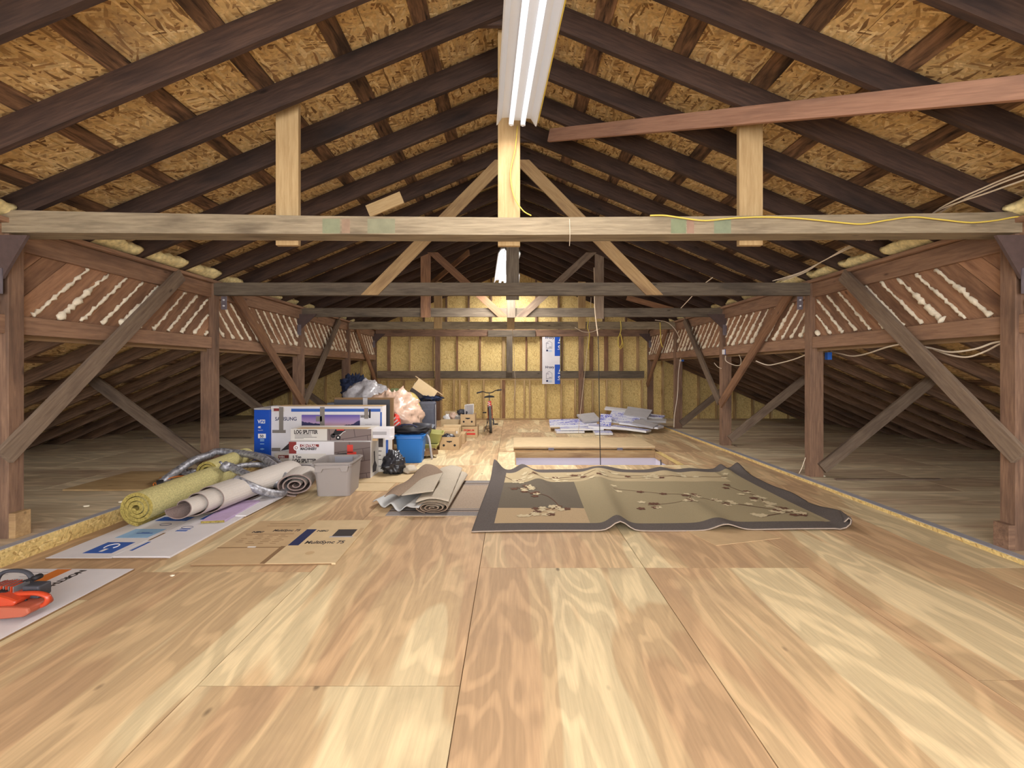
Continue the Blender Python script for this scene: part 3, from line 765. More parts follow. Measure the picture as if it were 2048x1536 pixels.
# ------------------------------------------------------------------ fluorescent fixtures
def fixture(p_far, p_near, tube_mat, label, tube_glow=None):
    d = Vector(p_near)-Vector(p_far); L = d.length; yaw = math.atan2(d.x, -d.y)   # local -y towards the camera
    root = thing('fluorescent_light', label, 'light fixture', p_far, 0, 'fluorescent lights under the ridge')
    root.rotation_euler = (0, 0, yaw)
    W = .158
    # reflector profile (x,z): wings sloping down to the sides, raised channel
    prof = [(-W, -.045), (-W+.01, -.04), (-.115, .015), (-.06, .02), (-.055, -.0), (.055, .0), (.06, .02), (.115, .015), (W-.01, -.04), (W, -.045), (W, -.03), (.12, .03), (.06, .035), (.06, .075), (-.06, .075), (-.06, .035), (-.12, .03), (-W, -.03)]
    mb = MB(); 
    n = len(prof); vs_ = [(x, -L, zz) for x, zz in prof]+[(x, 0, zz) for x, zz in prof]
    mb.add(vs_, [(i, (i+1) % n, (i+1) % n+n, i+n) for i in range(n)])
    mb.build('reflector', 'white_metal', parent=root)
    for sx in (-.042, .05):
        t = MB(); t.tube([(sx, -L+.02, -.028), (sx, -.0, -.028)], .019, 12); t.build('tube_lamp', tube_mat, parent=root, smooth=True)
        s_ = MB(); s_.box(sx-.018, sx+.018, -.03, -.012, -.05, .0); s_.build('lamp_holder', 'white_metal', parent=root)
    for yy in (-.12, -L+.12):
        c = MB(); c.tube([(-.04, yy, .07), (0, yy, .22)], .003, 5); c.tube([(.04, yy, .07), (0, yy, .22)], .003, 5); c.tube([(0, yy, .22), (0, yy, .95)], .003, 5); c.build('chain', 'steel', parent=root)
    return root
FZ = Z0+1.975
fixture((.035, 3.60, FZ), (.195, 1.18, FZ), 'tube_dim', 'long white fluorescent fixture overhead at the top of the photo')
fixture((-.185, 8.52, Z0+1.66), (-.035, 6.30, Z0+1.62), 'tube', 'glowing white fluorescent fixture in the distance beside a dark king post')
fixture((.04, 12.85, Z0+2.42), (.04, 11.35, Z0+2.42), 'tube', 'added farthest fluorescent fixture, unseen behind the dark king posts')  # added out of sight to bring light to the far end
lamp((.04, 12.1, Z0+2.36), LAMP_POWER['third'], .25, 1.4)  # added lamp that brightens the end wall
lamp((.115, 2.4, FZ-.06), LAMP_POWER['front'], .3, 2.3, rotz=0.06)
lamp((-.11, 7.4, Z0+1.58), LAMP_POWER['second'], .3, 2.1, rotz=0.06)
lamp((0.2, .2, FZ-.06), LAMP_POWER['added_back1'], .3, 1.8)  # added fill lamp for the unseen fixture behind the camera
lamp((0.1, -2.2, FZ-.06), LAMP_POWER['added_back2'], .3, 2.1)  # added fill lamp without a fixture, lights the floor for bounce
fixture((.22, 1.10, FZ), (.22, -.9, FZ), 'tube_dim', 'added white fluorescent fixture, unseen overhead behind the camera')  # unseen fixture added along with the fill lamp behind the camera
# ================================================================== CONTENTS

X_, Y_, Z_ = (1, 0, 0), (0, 1, 0), (0, 0, 1)
def P3(px, py, zz):
    D = (Z0-zz)*F/(py-HY); return Vector(((px-CX)/F*D, D, zz))
def rrect(w, d, r, zz, n=5, cx=0, cy=0):
    pts = []
    for (sx, sy, a0) in ((1, 1, 0), (-1, 1, PI/2), (-1, -1, PI), (1, -1, 1.5*PI)):
        for k in range(n+1):
            a = a0+PI/2*k/n; pts.append((cx+sx*(w/2-r)+r*math.cos(a), cy+sy*(d/2-r)+r*math.sin(a), zz))
    return pts
def loft(mb, rings, mi=0, cap0=True, cap1=False):
    n = len(rings[0]); vs_ = [p for r in rings for p in r]; fs = []
    for i in range(len(rings)-1):
        for k in range(n): fs.append((i*n+k, i*n+(k+1) % n, (i+1)*n+(k+1) % n, (i+1)*n+k))
    if cap0: fs.append(tuple(range(n-1, -1, -1)))
    if cap1: fs.append(tuple(range((len(rings)-1)*n, len(rings)*n)))
    mb.add(vs_, fs, mi); return mb
def tub(parent, w0, d0, w1, d1, h, mat, lip=.02, r=.05, name='body'):
    mb = MB(); t = .006
    loft(mb, [rrect(w0, d0, r, 0), rrect(w0+(w1-w0)*.85, d0+(d1-d0)*.85, r, h*.85), rrect(w0+(w1-w0)*.86, d0+(d1-d0)*.86, r, h*.86), rrect(w1+.01, d1+.01, r, h*.87), rrect(w1, d1, r, h-.02), rrect(w1+2*lip, d1+2*lip, r+lip, h-.018),
              rrect(w1+2*lip, d1+2*lip, r+lip, h), rrect(w1-2*t, d1-2*t, r, h), rrect(w0-2*t, d0-2*t, r, t)], cap0=True, cap1=True)
    return mb.build(name, mat, parent=parent, smooth=False, bevel=.003)
def blob(mb, c, r, amp=.15, freq=3.0, flat=.0, seed=0, nu=36, nv=22, crease=0.0, mi=0):
    vs_ = []; off = Vector((seed*5.3, seed*2.1, seed*7.7))
    for j in range(nv+1):
        th = PI*j/nv
        for i in range(nu):
            ph = 2*PI*i/nu; d = Vector((math.sin(th)*math.cos(ph), math.sin(th)*math.sin(ph), math.cos(th)))
            k = 1+amp*mn.noise(d*freq+off)+crease*abs(mn.noise(d*freq*2.6+off))
            p = Vector((c[0]+d.x*r[0]*k, c[1]+d.y*r[1]*k, c[2]+d.z*r[2]*k)); p.z = max(p.z, flat); vs_.append(p)
    fs = []
    for j in range(nv):
        for i in range(nu): fs.append((j*nu+i, j*nu+(i+1) % nu, (j+1)*nu+(i+1) % nu, (j+1)*nu+i))
    mb.add(vs_, fs, mi); return mb
def rect_print(parent, x0, x1, z0, z1, y, mat, name='printed_panel', t=.0012):
    mb = MB(); mb.box(x0, x1, y-t, y, z0, z1); return mb.build(name, mat, parent=parent)
def flat_print(parent, x0, x1, y0, y1, zz, mat, name='printed_panel', t=.0008):
    mb = MB(); mb.box(x0, x1, y0, y1, zz, zz+t); return mb.build(name, mat, parent=parent)
def lines_print(parent, x, zs, widths, y, h=.006, mat='dark_print'):
    mb = MB()
    for zz, wd in zip(zs, widths): mb.box(x, x+wd, y-.001, y, zz, zz+h)
    return mb.build('small_print', mat, parent=parent)

# ---------------------------------------------------------------- stair hatch and well
mb = MB(); zc = -2.55
mb.box(HX0-.03, HX0, HY0-.03, HY1+.03, zc, -.10); mb.box(HX1, HX1+.03, HY0-.03, HY1+.03, zc, -.10)
mb.box(HX0-.03, HX1+.03, HY1, HY1+.03, zc, -.10); mb.box(HX0-.03, HX1+.03, HY0-.03, HY0, zc, -.10); mb.box(HX0-.03, HX1+.03, HY0-.03, HY1+.03, zc-.03, zc)
tag(mb.build('wall_stairwell', 'drywall'), kind='structure')
mb = MB(); mb.box(HX0+.001, HX1-.001, HY1-.02, HY1-.001, -.10, -.001); mb.box(HX1-.02, HX1-.001, HY0+.001, HY1-.022, -.10, -.001); mb.box(HX0+.001, HX0+.015, HY0+.001, HY1-.022, -.10, -.001)
tag(mb.build('trim_3', 'plank'), kind='structure')
mb = MB(); mb.box(HX1+.0, HX1+.09, HY0, HY1, .0005, .006)
fr = Matrix.Identity(4); tag(mb.build('trim_4', 'osb_wall', frame=fr), kind='structure')
sl = bpy.data.lights.new('stairwell_light', 'AREA'); sl.size = .8; sl.energy = 9; sl.color = (.86, .86, 1.0)
so_ = bpy.data.objects.new('stairwell_light', sl); COL.objects.link(so_); so_.location = (.95, 7.45, -2.3); so_.rotation_euler = (PI-.25, 0, 0)
r = thing('hatch_lid', 'light plywood hatch lid folded open flat behind the stair opening', 'hatch lid', (1.30, HY1+.02, 0))
mb = MB(); mb.box(-1.27, 1.26, .0, 1.10, .075, .098); mb.build('lid_panel', 'card2', parent=r)
mb = MB(); mb.box(-1.27, 1.26, .0, .04, .0, .03); mb.box(-1.27, 1.26, .01, .045, .045, .075); mb.box(-1.27, -1.23, .04, 1.1, .045, .075); mb.box(1.22, 1.26, .04, 1.1, .0, .075); mb.box(-1.2, 1.2, 1.06, 1.1, .0, .075); mb.build('lid_frame', 'plank', parent=r)
for hx in (-.60, .63):
    mb = MB(); mb.tube([(hx-.05, -.006, .05), (hx+.05, -.006, .05)], .009, 8); mb.box(hx-.05, hx+.05, -.004, .0, .03, .075); mb.build('hinge', 'steel', parent=r)
# handrail in the well
mb = MB(); mb.tube(smooth_path([(2.535, 7.75, -.06), (2.535, 7.75, -.20), (2.50, 7.75, -.24), (2.2, 7.75, -.24), (2.12, 7.75, -.27), (2.1, 7.75, -.5)], 5), .011, 8)
tag(mb.build('handrail', 'darkgrey', smooth=True), 'dark bent handrail inside the stair opening', 'handrail')

# ---------------------------------------------------------------- patterned rug
RC = [Vector((-.365, 4.09, 0)), Vector((3.22, 4.16, 0)), Vector((3.30, 6.66, 0)), Vector((-.26, 6.60, 0))]
def gs(x, m, s_): return math.exp(-((x-m)/s_)**2)
def rug_h(u, v):
    h = .085*gs(u, .375+.03*v, .026+.012*v)*(1-.72*v) + .055*gs(u, .645-.02*v, .035)*max(0, 1-1.8*v)
    h += .16*gs(u, .0+.0, .030)*gs(v, 1, .16)+.085*gs(u, .115-.35*(1-v)*-.6, .032)*gs(v, 1, .42)
    h += .045*gs(u, .455-.25*(1-v), .05)*gs(v, 1, .35)+.04*gs(u, .68, .04)*gs(v, 1, .2)+.07*gs(u, .93, .02)*gs(v, 1, .12)+.09*gs(u, 1.0, .025)*gs(v, 1, .1)
    h += .02*gs(u, .8, .04)*gs(v, 1, .3)+.03*gs(u, 1, .03)*gs(v, .45, .12)
    h += .006*math.sin(9*u+5*v)+.006
    return max(h, 0)
def rug_p(u, v, dz=0.0):
    p = RC[0]*(1-u)*(1-v)+RC[1]*u*(1-v)+RC[2]*u*v+RC[3]*(1-u)*v
    h = rug_h(u, v)
    c = max(0, (u-.935)/.065)*max(0, 1-v/.34)
    if c > 0:   # curled right front corner
        a = c*PI*.95; R = .062
        x0 = p.x-(u-.935)*3.5*max(0, 1-v/.34)
        return Vector((x0+R*1.5*math.sin(a)+.03*c, p.y, .012+dz*math.cos(a)+R*(1-math.cos(a))*(1-.55*max(0, c-.75)*4) if c < 2 else 0))+Vector((0, 0, h*.3))
    return Vector((p.x, p.y, h+.010+dz))
def rug_mat(u, v):
    bu, bv = .052, .082
    if u < bu or u > 1-bu or v < bv or v > 1-bv: return 0
    if v > .71: return 1 if u < .88 else 2
    if u < .305:
        return 3 if v > .27 else 4
    return 2
r = thing('area_rug', 'large olive rug with charcoal border and cream blossom branches, rippled on the floor', 'rug')
mb = MB(); mb.grid(lambda u, v: rug_p(u, v), 170, 90, rug_mat)
mb.build('rug_body', ['rug_border', 'rug_tan', 'rug_olive', 'rug_grey', 'rug_beige', 'rug_edge'], parent=r, smooth=True, solid=.009, fix=False)
e = MB(); n = 80
e.tube([rug_p(i/n, 0, -.004) for i in range(n+1)], .0055, 6); e.build('binding', 'rug_edge', parent=r, smooth=True)
rnd = random.Random(4)
def rug_strip(pts, wd):
    m = MB(); L = []; R_ = []
    for i, (u, v) in enumerate(pts):
        a = pts[max(0, i-1)]; b = pts[min(len(pts)-1, i+1)]; du, dv = (b[0]-a[0])*3.5, (b[1]-a[1])*2.5; q = math.hypot(du, dv)+1e-9
        ox, oy = -dv/q*wd/2/3.5, du/q*wd/2/2.5
        L.append(rug_p(u+ox, v+oy, .003)); R_.append(rug_p(u-ox, v-oy, .003))
    n_ = len(L); m.add(L+R_, [(i, i+1, n_+i+1, n_+i) for i in range(n_-1)]); return m
def densify(pts, n_=8): return [(p.x, p.y) for p in smooth_path([(a, b, 0) for a, b in pts], n_)]
BRANCH = [[(.10, .62), (.14, .52), (.19, .47), (.215, .40), (.23, .30), (.21, .24)], [(.07, .60), (.12, .60), (.17, .58)], [(.23, .30), (.18, .22), (.14, .17)],
          [(.43, .56), (.50, .52), (.58, .47), (.66, .42), (.74, .33), (.80, .27)], [(.66, .42), (.62, .34), (.50, .30)], [(.84, .62), (.86, .50), (.88, .42), (.86, .32)],
          [(.74, .33), (.85, .23), (.93, .17)], [(.80, .14), (.90, .20)], [(.14, .80), (.22, .78), (.32, .82), (.40, .86)], [(.25, .76), (.40, .76), (.6, .79), (.75, .83)], [(.45, .88), (.5, .84), (.62, .83), (.8, .80), (.9, .82)], [(.05, .84), (.09, .74)]]
bm_ = MB()
for b in BRANCH:
    s_ = rug_strip(densify(b), rnd.uniform(.007, .016)); bm_.add(s_.v, s_.f)
bm_.build('branch_pattern', 'branch', parent=r, fix=False)
for bi, b in enumerate(BRANCH):
    for q in range(13):
        u0, v0 = b[rnd.randrange(len(b))]; u0 += rnd.uniform(-.028, .028); v0 += rnd.uniform(-.05, .05)
        if not (.075 < u0 < .92 and .115 < v0 < .885): continue
        m = MB(); red_ = rnd.random() > .7; nn = 5; c0 = rug_p(u0, v0, .0035); ring = []
        a0 = rnd.uniform(0, 6)
        for k in range(30):
            t = 2*PI*k/30; q2 = .55+.45*abs(math.cos(nn*(t+a0)/2)); ring.append(rug_p(u0+math.cos(t)*.048*q2/3.5, v0+math.sin(t)*.048*q2/2.5, .0035))
        m.add([c0]+ring, [(0, k+1, (k+1) % 30+1) for k in range(30)])
        m.build('leaf_pattern' if red_ else 'blossom_pattern', 'branch' if red_ else 'flower', parent=r, fix=False)

# runner under the rugs
r = thing('striped_runner', 'flat grey striped runner lying between the folded carpet and the big rug', 'rug', (-.62, 5.28, .0005))
mb = MB(); mb.box(-.65, .62, -.72, .72, 0, .006); mb.build('runner_body', 'mat_field', parent=r)
for sgn in (-1, 1):
    for a, b, mt in ((.72, .60, 'mat_stripe'), (.575, .545, 'mat_dark'), (.52, .49, 'mat_stripe')):
        y0, y1 = sorted((sgn*a, sgn*b)); flat_print(r, -.65, .62, y0, y1, .0061, mt, 'stripe')
# cardboard under the rug
mb = MB(); pts = [fp(1432, 1092), fp(1561, 1077), fp(1500, 1052), fp(1362, 1058)]
mb.prism(pts, 2, .0008, .006); o = mb.build('cardboard_sheet', 'card')
tag(o, 'small brown cardboard sheet sticking out from under the rug front', 'cardboard')

# ---------------------------------------------------------------- flattened monitor carton
r = thing('flattened_carton', 'flattened brown monitor carton with black lettering on the floor', 'cardboard', (-1.87, 3.90, .001), .025)
mb = MB(); mb.box(-.54, .0, -.49, .49, 0, .012); mb.build('left_panel', 'card', parent=r, bevel=.002)
mb = MB(); mb.box(.004, .53, -.49, .49, .0, .014); mb.build('right_panel', 'card2', parent=r, bevel=.002)
mb = MB(); mb.box(-.54, -.01, -.18, -.165, .012, .0132); mb.box(-.035, .0, -.49, -.15, .012, .0135); mb.box(-.54, .5, -.493, -.489, .002, .010); mb.build('fold_line', 'card_dark', parent=r)
flat_print(r, .012, .10, -.14, .24, .0141, 'navy', 'dark_stripe')
flat_print(r, .30, .47, .06, .23, .0141, 'dark_print', 'screen_picture'); flat_print(r, .285, .485, .035, .06, .0141, 'grey_print', 'screen_base'); flat_print(r, .49, .52, .05, .26, .0141, 'card', 'screen_side')
text_mesh('MultiSync 75', .088, 'dark_print', r, (.13, -.105, .0142), X_, Y_, sx=.72, bold=.002)
text_mesh('MultiSync 75', .07, 'dark_print', r, (-.42+.14, .20, .0125), X_, Y_, sx=.66, bold=.001)
text_mesh('NEC', .05, 'dark_print', r, (-.45, .17, .0125), X_, Y_, bold=.002)
text_mesh('NEC', .05, 'dark_print', r, (.12, .18, .0142), X_, Y_, bold=.002)
mb = MB()
for i in range(6):
    for j in range(4):
        if rnd.random() < .85: mb.box(-.46+.1*j, -.46+.1*j+rnd.uniform(.04, .08), .10-.038*i, .107-.038*i, .0122, .0128)
mb.box(-.48, -.06, .13, .138, .0122, .0128); mb.box(-.4, -.08, .40, .408, .0122, .0128); mb.box(-.4, -.1, .34, .347, .0122, .0128); mb.build('small_print', 'card_dark', parent=r)
mb = MB(); mb.box(-.30, -.235, -.172, -.155, .013, .0145); mb.build('torn_patch', 'white', parent=r)
mb = MB(); mb.add([(.26+.035*math.cos(a), -.30+.035*math.sin(a), .0145) for a in [2*PI*k/20 for k in range(20)]], [tuple(range(20))]); mb.build('round_mark', 'card', parent=r)

# white flattened cartons
r = thing('flattened_carton', 'white flattened carton with blue diamond prints under the carpet rolls', 'cardboard', (-3.13, 4.39, .001))
mb = MB(); mb.box(-.47, .02, -.88, .0, 0, .014); mb.box(.024, .47, -.85, .88, 0, .014); mb.build('carton_panel', 'white_card', parent=r, bevel=.002)
mb = MB(); mb.box(-.34, .02, .0, .86, .0, .012); mb.build('rear_panel', 'white_card', parent=r)
mb = MB(); mb.box(-.472, .47, -.8815, -.88, .0015, .011); mb.build('cut_edge', 'card_dark', parent=r)
def diamond(cx, cy, wx, wy, mt, nm): 
    m = MB(); m.add([(cx-wx, cy-wy, .0148), (cx+wx*.75, cy-wy, .0148), (cx+wx, cy+wy, .0148), (cx-wx*.7, cy+wy, .0148)], [(0, 1, 2, 3)]); return m.build(nm, mt, parent=r)
flat_print(r, -.27, -.04, -.79, -.56, .0141, 'blue_print', 'blue_label'); flat_print(r, -.30, -.02, -.46, -.24, .0141, 'light_blue', 'light_blue_label'); flat_print(r, -.30, .0, -.02, .10, .0141, 'blue_print', 'blue_label')
mb = MB(); mb.tube([(-.155+.045*math.cos(a), -.655+.055*math.sin(a), .0145) for a in [-.6+PI*1.4*k/16 for k in range(17)]], .005, 5); mb.box(-.17, -.14, -.76, -.70, .0143, .0152); mb.build('cup_mark', 'white', parent=r)
mb = MB(); mb.box(-.20, -.06, -.36, -.345, .0152, .0158); mb.box(-.17, -.1, -.34, -.33, .0152, .0158); mb.box(.10, .20, -.30, -.27, .0143, .015); mb.box(.1, .2, -.25, -.235, .0143, .015); mb.box(.06, .085, -.74, -.55, .0143, .015); mb.build('small_print', 'blue_print', parent=r)
mb = MB()
for cx, cy in ((-.12, -.12), (.14, -.2)): mb.tube([(cx+.05*math.cos(a), cy+.03*math.sin(a), .0145) for a in [2*PI*k/20 for k in range(20)]], .0025, 4, closed=True)
mb.build('round_mark', 'navy', parent=r)
mb = MB(); mb.box(.03, .05, -.52, -.34, .0143, .015); mb.build('hand_slot', 'card_dark', parent=r)
flat_print(r, .10, .30, .02, .32, .0141, 'blue_print', 'blue_label')
text_mesh('HOME', .06, 'purple', r, (.33, .05, .0143), Y_, (-1, 0, 0))

r = thing('flattened_carton', 'white flattened carton with an orange stripe beneath the chainsaw', 'cardboard', (-3.26, 2.74, .001))
mb = MB(); mb.box(-.52, .50, -.54, .585, 0, .012); mb.build('carton_panel', 'white_card', parent=r, bevel=.002)
mb = MB(); mb.box(.5, .502, -.54, .585, .001, .0105); mb.box(-.52, .50, -.542, -.54, .001, .0105); mb.build('cut_edge', 'card_dark', parent=r)
flat_print(r, -.05, .055, -.15, .575, .0121, 'orange_print', 'orange_stripe')
mb = MB()
for i in range(16):
    yy = .52-.035*(i % 8); xx = -.42 if i < 8 else -.20; mb.box(xx, xx+rnd.uniform(.08, .16), yy, yy+.008, .0122, .0128)
for i in range(5): mb.box(.0+.0, .12-.015*i, -.2-.04*i, -.192-.04*i, .0122, .0128)
mb.build('small_print', 'grey_print', parent=r)
text_mesh('NORTHCAVS', .062, 'dark_print', r, (.135, .56, .0123), (0, -1, 0), (1, 0, 0), sx=1.1, bold=.003)

# ---------------------------------------------------------------- chainsaw
r = thing('chainsaw', 'orange chainsaw with dark front handle lying on the white carton', 'chainsaw', (-3.06, 2.70, .0145), 0)
r.scale = (1, 1, .77)
mb = MB(); mb.prism([(-.30, .0), (-.10, .005), (.18, .035), (.26, .045), (.30, .075), (.29, .115), (.15, .12), (.10, .115), (-.32, .07)], 1, -.10, .05)
mb.build('lower_housing', 'saw_low', parent=r, bevel=.012)
mb = MB(); mb.prism([(-.20, .07), (.19, .115), (.21, .15), (.16, .175), (.09, .20), (-.05, .19), (-.20, .15)], 1, -.085, .075)
mb.build('engine_cover', 'saw', parent=r, bevel=.014)
mb = MB(); mb.tube(smooth_path([(.08, -.02, .165), (.18, -.02, .175), (.27, -.02, .175), (.325, -.02, .15), (.315, -.02, .10), (.25, -.02, .07), (.15, -.02, .08)], 6), [.017]*37, 10)
mb.build('rear_handle', 'saw', parent=r, smooth=True)
mb = MB(); mb.tube(smooth_path([(.10, .07, .15), (.115, .09, .21), (.08, .10, .262), (.0, .11, .275), (-.08, .11, .26), (-.12, .11, .20), (-.13, .115, .10)], 6), .014, 10); mb.build('front_handle', 'darkgrey', parent=r, smooth=True)
for i in range(11):
    mb = MB(); x0 = -.015+i*.0145; mb.box(x0, x0+.005, -.03, .06, .165, .236-.001*abs(i-5)); mb.build('cooling_fin', 'saw' if i % 2 else 'chrome', parent=r)
mb = MB(); mb.box(.15, .25, .0, .08, .12, .215); mb.build('air_filter_cover', 'darkgrey', parent=r, bevel=.01)
mb = MB(); mb.tube([(.10, .04, .22), (.16, .05, .245), (.19, .05, .255)], .010, 8); mb.tube([(.19, .03, .258), (.19, .07, .258)], .02, 10); mb.build('starter_grip', 'black', parent=r, smooth=True)
mb = MB(); mb.tube([(.08, -.03, .188), (.085, -.03, .208)], .022, 12); mb.build('fuel_cap', 'black', parent=r)
mb = MB(); mb.tube([(.17, -.02, .16), (.19, -.02, .135), (.2, -.02, .12)], .006, 6); mb.build('trigger', 'black', parent=r)
mb = MB(); mb.box(-.78, -.28, .03, .036, .06, .13); mb.build('guide_bar', 'chrome', parent=r, bevel=.002)
mb = MB(); mb.tube([(-.78, .033, .095), (-.76, .033, .128), (-.3, .033, .132)], .006, 6); mb.tube([(-.78, .033, .095), (-.76, .033, .06), (-.3, .033, .058)], .006, 6); mb.build('chain', 'darkgrey', parent=r)
mb = MB(); mb.box(-.10, .02, -.102, -.098, .018, .052); mb.build('vent_slot', 'black', parent=r)

# ---------------------------------------------------------------- carpet rolls
def roll(root, r0, r1, turns, length, stagger, t, flat, mats, seg=30, name='rolled_sheet', ph=PI*1.5):
    """spiral sheet running along +y; inner turns stick out towards -y"""
    n = int(turns*seg); ring = []
    for i in range(n+1):
        q = i/n; a = ph-2*PI*turns*(1-q); rad = r0+(r1-r0)*q
        c, s_ = math.cos(a), math.sin(a)
        y0 = -stagger*(1-q); y1 = length-.02*q
        def pt(rr, y): return (rr*c, y, r1*flat+rr*s_*flat)
        ring.append((pt(rad, y0), pt(rad-t, y0), pt(rad-t, y1), pt(rad, y1)))
    mb = MB(); vs_ = [p for rg in ring for p in rg]
    for i in range(n):
        a, b = 4*i, 4*i+4
        for k, m in ((0, 1), (1, 1), (2, 1), (3, 0)):
            mb_f = (a+k, a+(k+1) % 4, b+(k+1) % 4, b+k); mb.f.append(list(mb_f)); mb.mi.append(m if k != 3 else 0)
    mb.v = vs_; mb.f += [[0, 1, 2, 3], [4*n+3, 4*n+2, 4*n+1, 4*n]]; mb.mi += [1, 1]
    return mb.build(name, mats, parent=root, smooth=False)
r = thing('foam_pad_roll', 'speckled yellow foam carpet pad roll beside the left curb', 'carpet pad', (-3.47, 4.22, .0155), .035)
roll(r, .035, .170, 3.3, 1.35, .02, .033, .98, ['yellow_pad', 'yellow_pad_end'])
r = thing('foam_pad_roll', 'second yellow foam pad roll lying up on the curb behind the first', 'carpet pad', (-3.58, 5.35, .15), .10)
roll(r, .05, .135, 2.2, .95, .0, .03, .95, ['yellow_pad', 'yellow_pad_end'])
r = thing('carpet_roll', 'long whitish carpet roll with stepped inner layers toward the camera', 'carpet', (-3.02, 4.68, .0165), -.12)
roll(r, .085, .200, 3.4, 1.25, .55, .010, .72, ['carpet_back', 'carpet_pile'], ph=PI*1.62)
r = thing('carpet_roll', 'short flattened carpet roll between the silver hose and grey bin', 'carpet', (-2.50, 5.26, .001), .25)
roll(r, .03, .21, 3.3, .50, .03, .016, .66, ['carpet_back', 'carpet_pile'])
mb = MB(); q = [fp(441, 1045, 0), fp(548, 1041), fp(575, 990), fp(500, 990)]
mb.prism([(-2.58, 4.30), (-2.28, 4.33), (-2.36, 5.15), (-2.6, 5.15)], 2, .001, .012)
# purple board
mb = MB(); p = [P3(402, 1044, .03), P3(449, 1042, .03), P3(520, 1002, .03), P3(470, 1002, .03)]
mb.prism([(v.x, v.y) for v in p], 2, .018, .040); o = mb.build('foam_board', ['purple']); tag(o, 'small purple foam board beneath the whitish carpet roll', 'foam board')
mb = MB(); v = p; mb.prism([(p[0].x, p[0].y-.003), (p[1].x, p[1].y-.003), (p[1].x, p[1].y), (p[0].x, p[0].y)], 2, .018, .038); mb.build('cut_edge', 'yellow_pad_end', parent=o)
mb = MB(); p = [P3(466, 1032, .02), P3(492, 1032, .02), P3(570, 992, .02), P3(540, 992, .02)]
mb.prism([(v.x, v.y) for v in p], 2, .016, .026); tag(mb.build('cardboard_sheet', 'white_card'), 'narrow white card strip right of the purple foam board', 'cardboard')

# silver wrapped hoses
def hose(pts, rad, label, ends=True):
    path = smooth_path([at(*p) for p in pts], 8); o = MB(); rr = [rad*(1+.10*mn.noise(Vector((i*.7, 3, 1)))) for i in range(len(path))]
    o.tube(path, rr, 12); ob = o.build('wrapped_hose', 'silver', smooth=True); return tag(ob, label, 'hose')
h1 = hose([(322, 966, 5.25), (350, 945, 5.35), (385, 922, 5.6), (418, 910, 5.85), (436, 903, 6.0), (475, 906, 6.0), (520, 914, 5.9), (556, 938, 5.65), (573, 962, 5.45), (566, 986, 5.22), (535, 985, 5.05), (500, 972, 4.95), (470, 958, 4.95)], .046, 'silver taped hose with an open plug end trailing left over the pad roll')
mb = MB(); c = Vector(at(322, 967, 5.22)); mb.tube([c+Vector((-.03, -.03, 0)), c+Vector((.02, .01, .0))], .042, 14); mb.build('plug', 'black', parent=h1)
mb = MB(); mb.tube([c+Vector((-.035+.0, -.045, 0))+Vector((.018*math.cos(a), 0, .018*math.sin(a))) for a in [2*PI*k/12 for k in range(12)]], .005, 5, closed=True); mb.build('plug_ring', 'orange_print', parent=h1)
h2 = hose([(462, 933, 5.35), (480, 943, 5.3), (505, 954, 5.25), (535, 964, 5.3), (562, 968, 5.45), (575, 950, 5.7), (553, 924, 6.0), (520, 912, 6.15), (495, 914, 6.2)], .043, 'silver taped hose with a capped end resting over the white carpet roll')
c = Vector(at(446, 929, 5.34)); mb = MB(); mb.tube([Vector(at(462, 933, 5.35)), Vector(at(452, 934, 5.34)), Vector(at(446, 930, 5.34))], [.045, .062, .055], 12); mb.tube([c, c+Vector((-.04, -.0, .035))], .014, 8); mb.build('end_cap', 'silver', parent=h2, smooth=True)
h3 = hose([(464, 938, 5.5), (480, 932, 5.6), (500, 930, 5.7), (522, 930, 5.8), (536, 936, 5.9)], .034, 'short silver taped hose inside the loops of the coil')
mb = MB(); a = at(292, 975, 5.5); mb.tube(smooth_path([(-4.3, 5.55, ZL+.02), (-4.1, 5.6, ZL+.03), (-3.95, 5.5, ZL+.05), (-3.93, 5.3, .22), (h1.data.vertices[0].co.x-.04, 5.22, .17)], 6), .006, 6)
o = mb.build('red_wire', 'orange_print', smooth=True); tag(o, 'thin orange red wire with a white tag on the left floor', 'wire')
mb = MB(); mb.box(-4.40, -4.30, 5.48, 5.56, ZL+.012, ZL+.016); mb.build('tag_card', 'white', parent=o)
mb = MB(); blob(mb, (-4.12, 5.75, ZL+.04), (.12, .06, .045), .5, 4, ZL+.002, 3, crease=.3); tag(mb.build('foil_scrap', 'silver', smooth=True), 'crumpled silver tape scrap near the open hose end', 'scrap')

# ---------------------------------------------------------------- folded carpet heap
r = thing('folded_carpet', 'heap of folded beige and brown carpet left of the striped runner', 'carpet')
rr_ = bpy.data.objects.new('rolled_end', None)
bpy.data.objects.remove(rr_)
# flattened roll part
t_ = roll(r, .02, .185, 3.6, 1.45, .02, .012, .36, ['carpet_beige', 'carpet_brown'], name='flattened_roll', ph=PI*1.35); t_.location = (-.80, 4.60, .008); t_.rotation_euler = (0, 0, -.04)
def patch(c00, c10, c11, c01, nu, nv, hf, mats, name, th=.010, mf=0):
    m = MB(); m.grid(lambda u, v: (c00*(1-u)*(1-v)+c10*u*(1-v)+c11*u*v+c01*(1-u)*v)+Vector((0, 0, hf(u, v))), nu, nv, mf)
    return m.build(name, mats, parent=r, smooth=True, solid=th, fix=False)
patch(Vector((-1.50, 4.90, .02)), Vector((-.93, 4.52, .02)), Vector((-.74, 5.95, .07)), Vector((-1.05, 6.15, .05)), 60, 30, lambda u, v: .03*(1+math.sin(u*19+v*1.5))*(1-.5*v)+.075*gs(u, .92, .12)*(1-v), ['carpet_grey', 'carpet_brown'], 'wavy_layer')
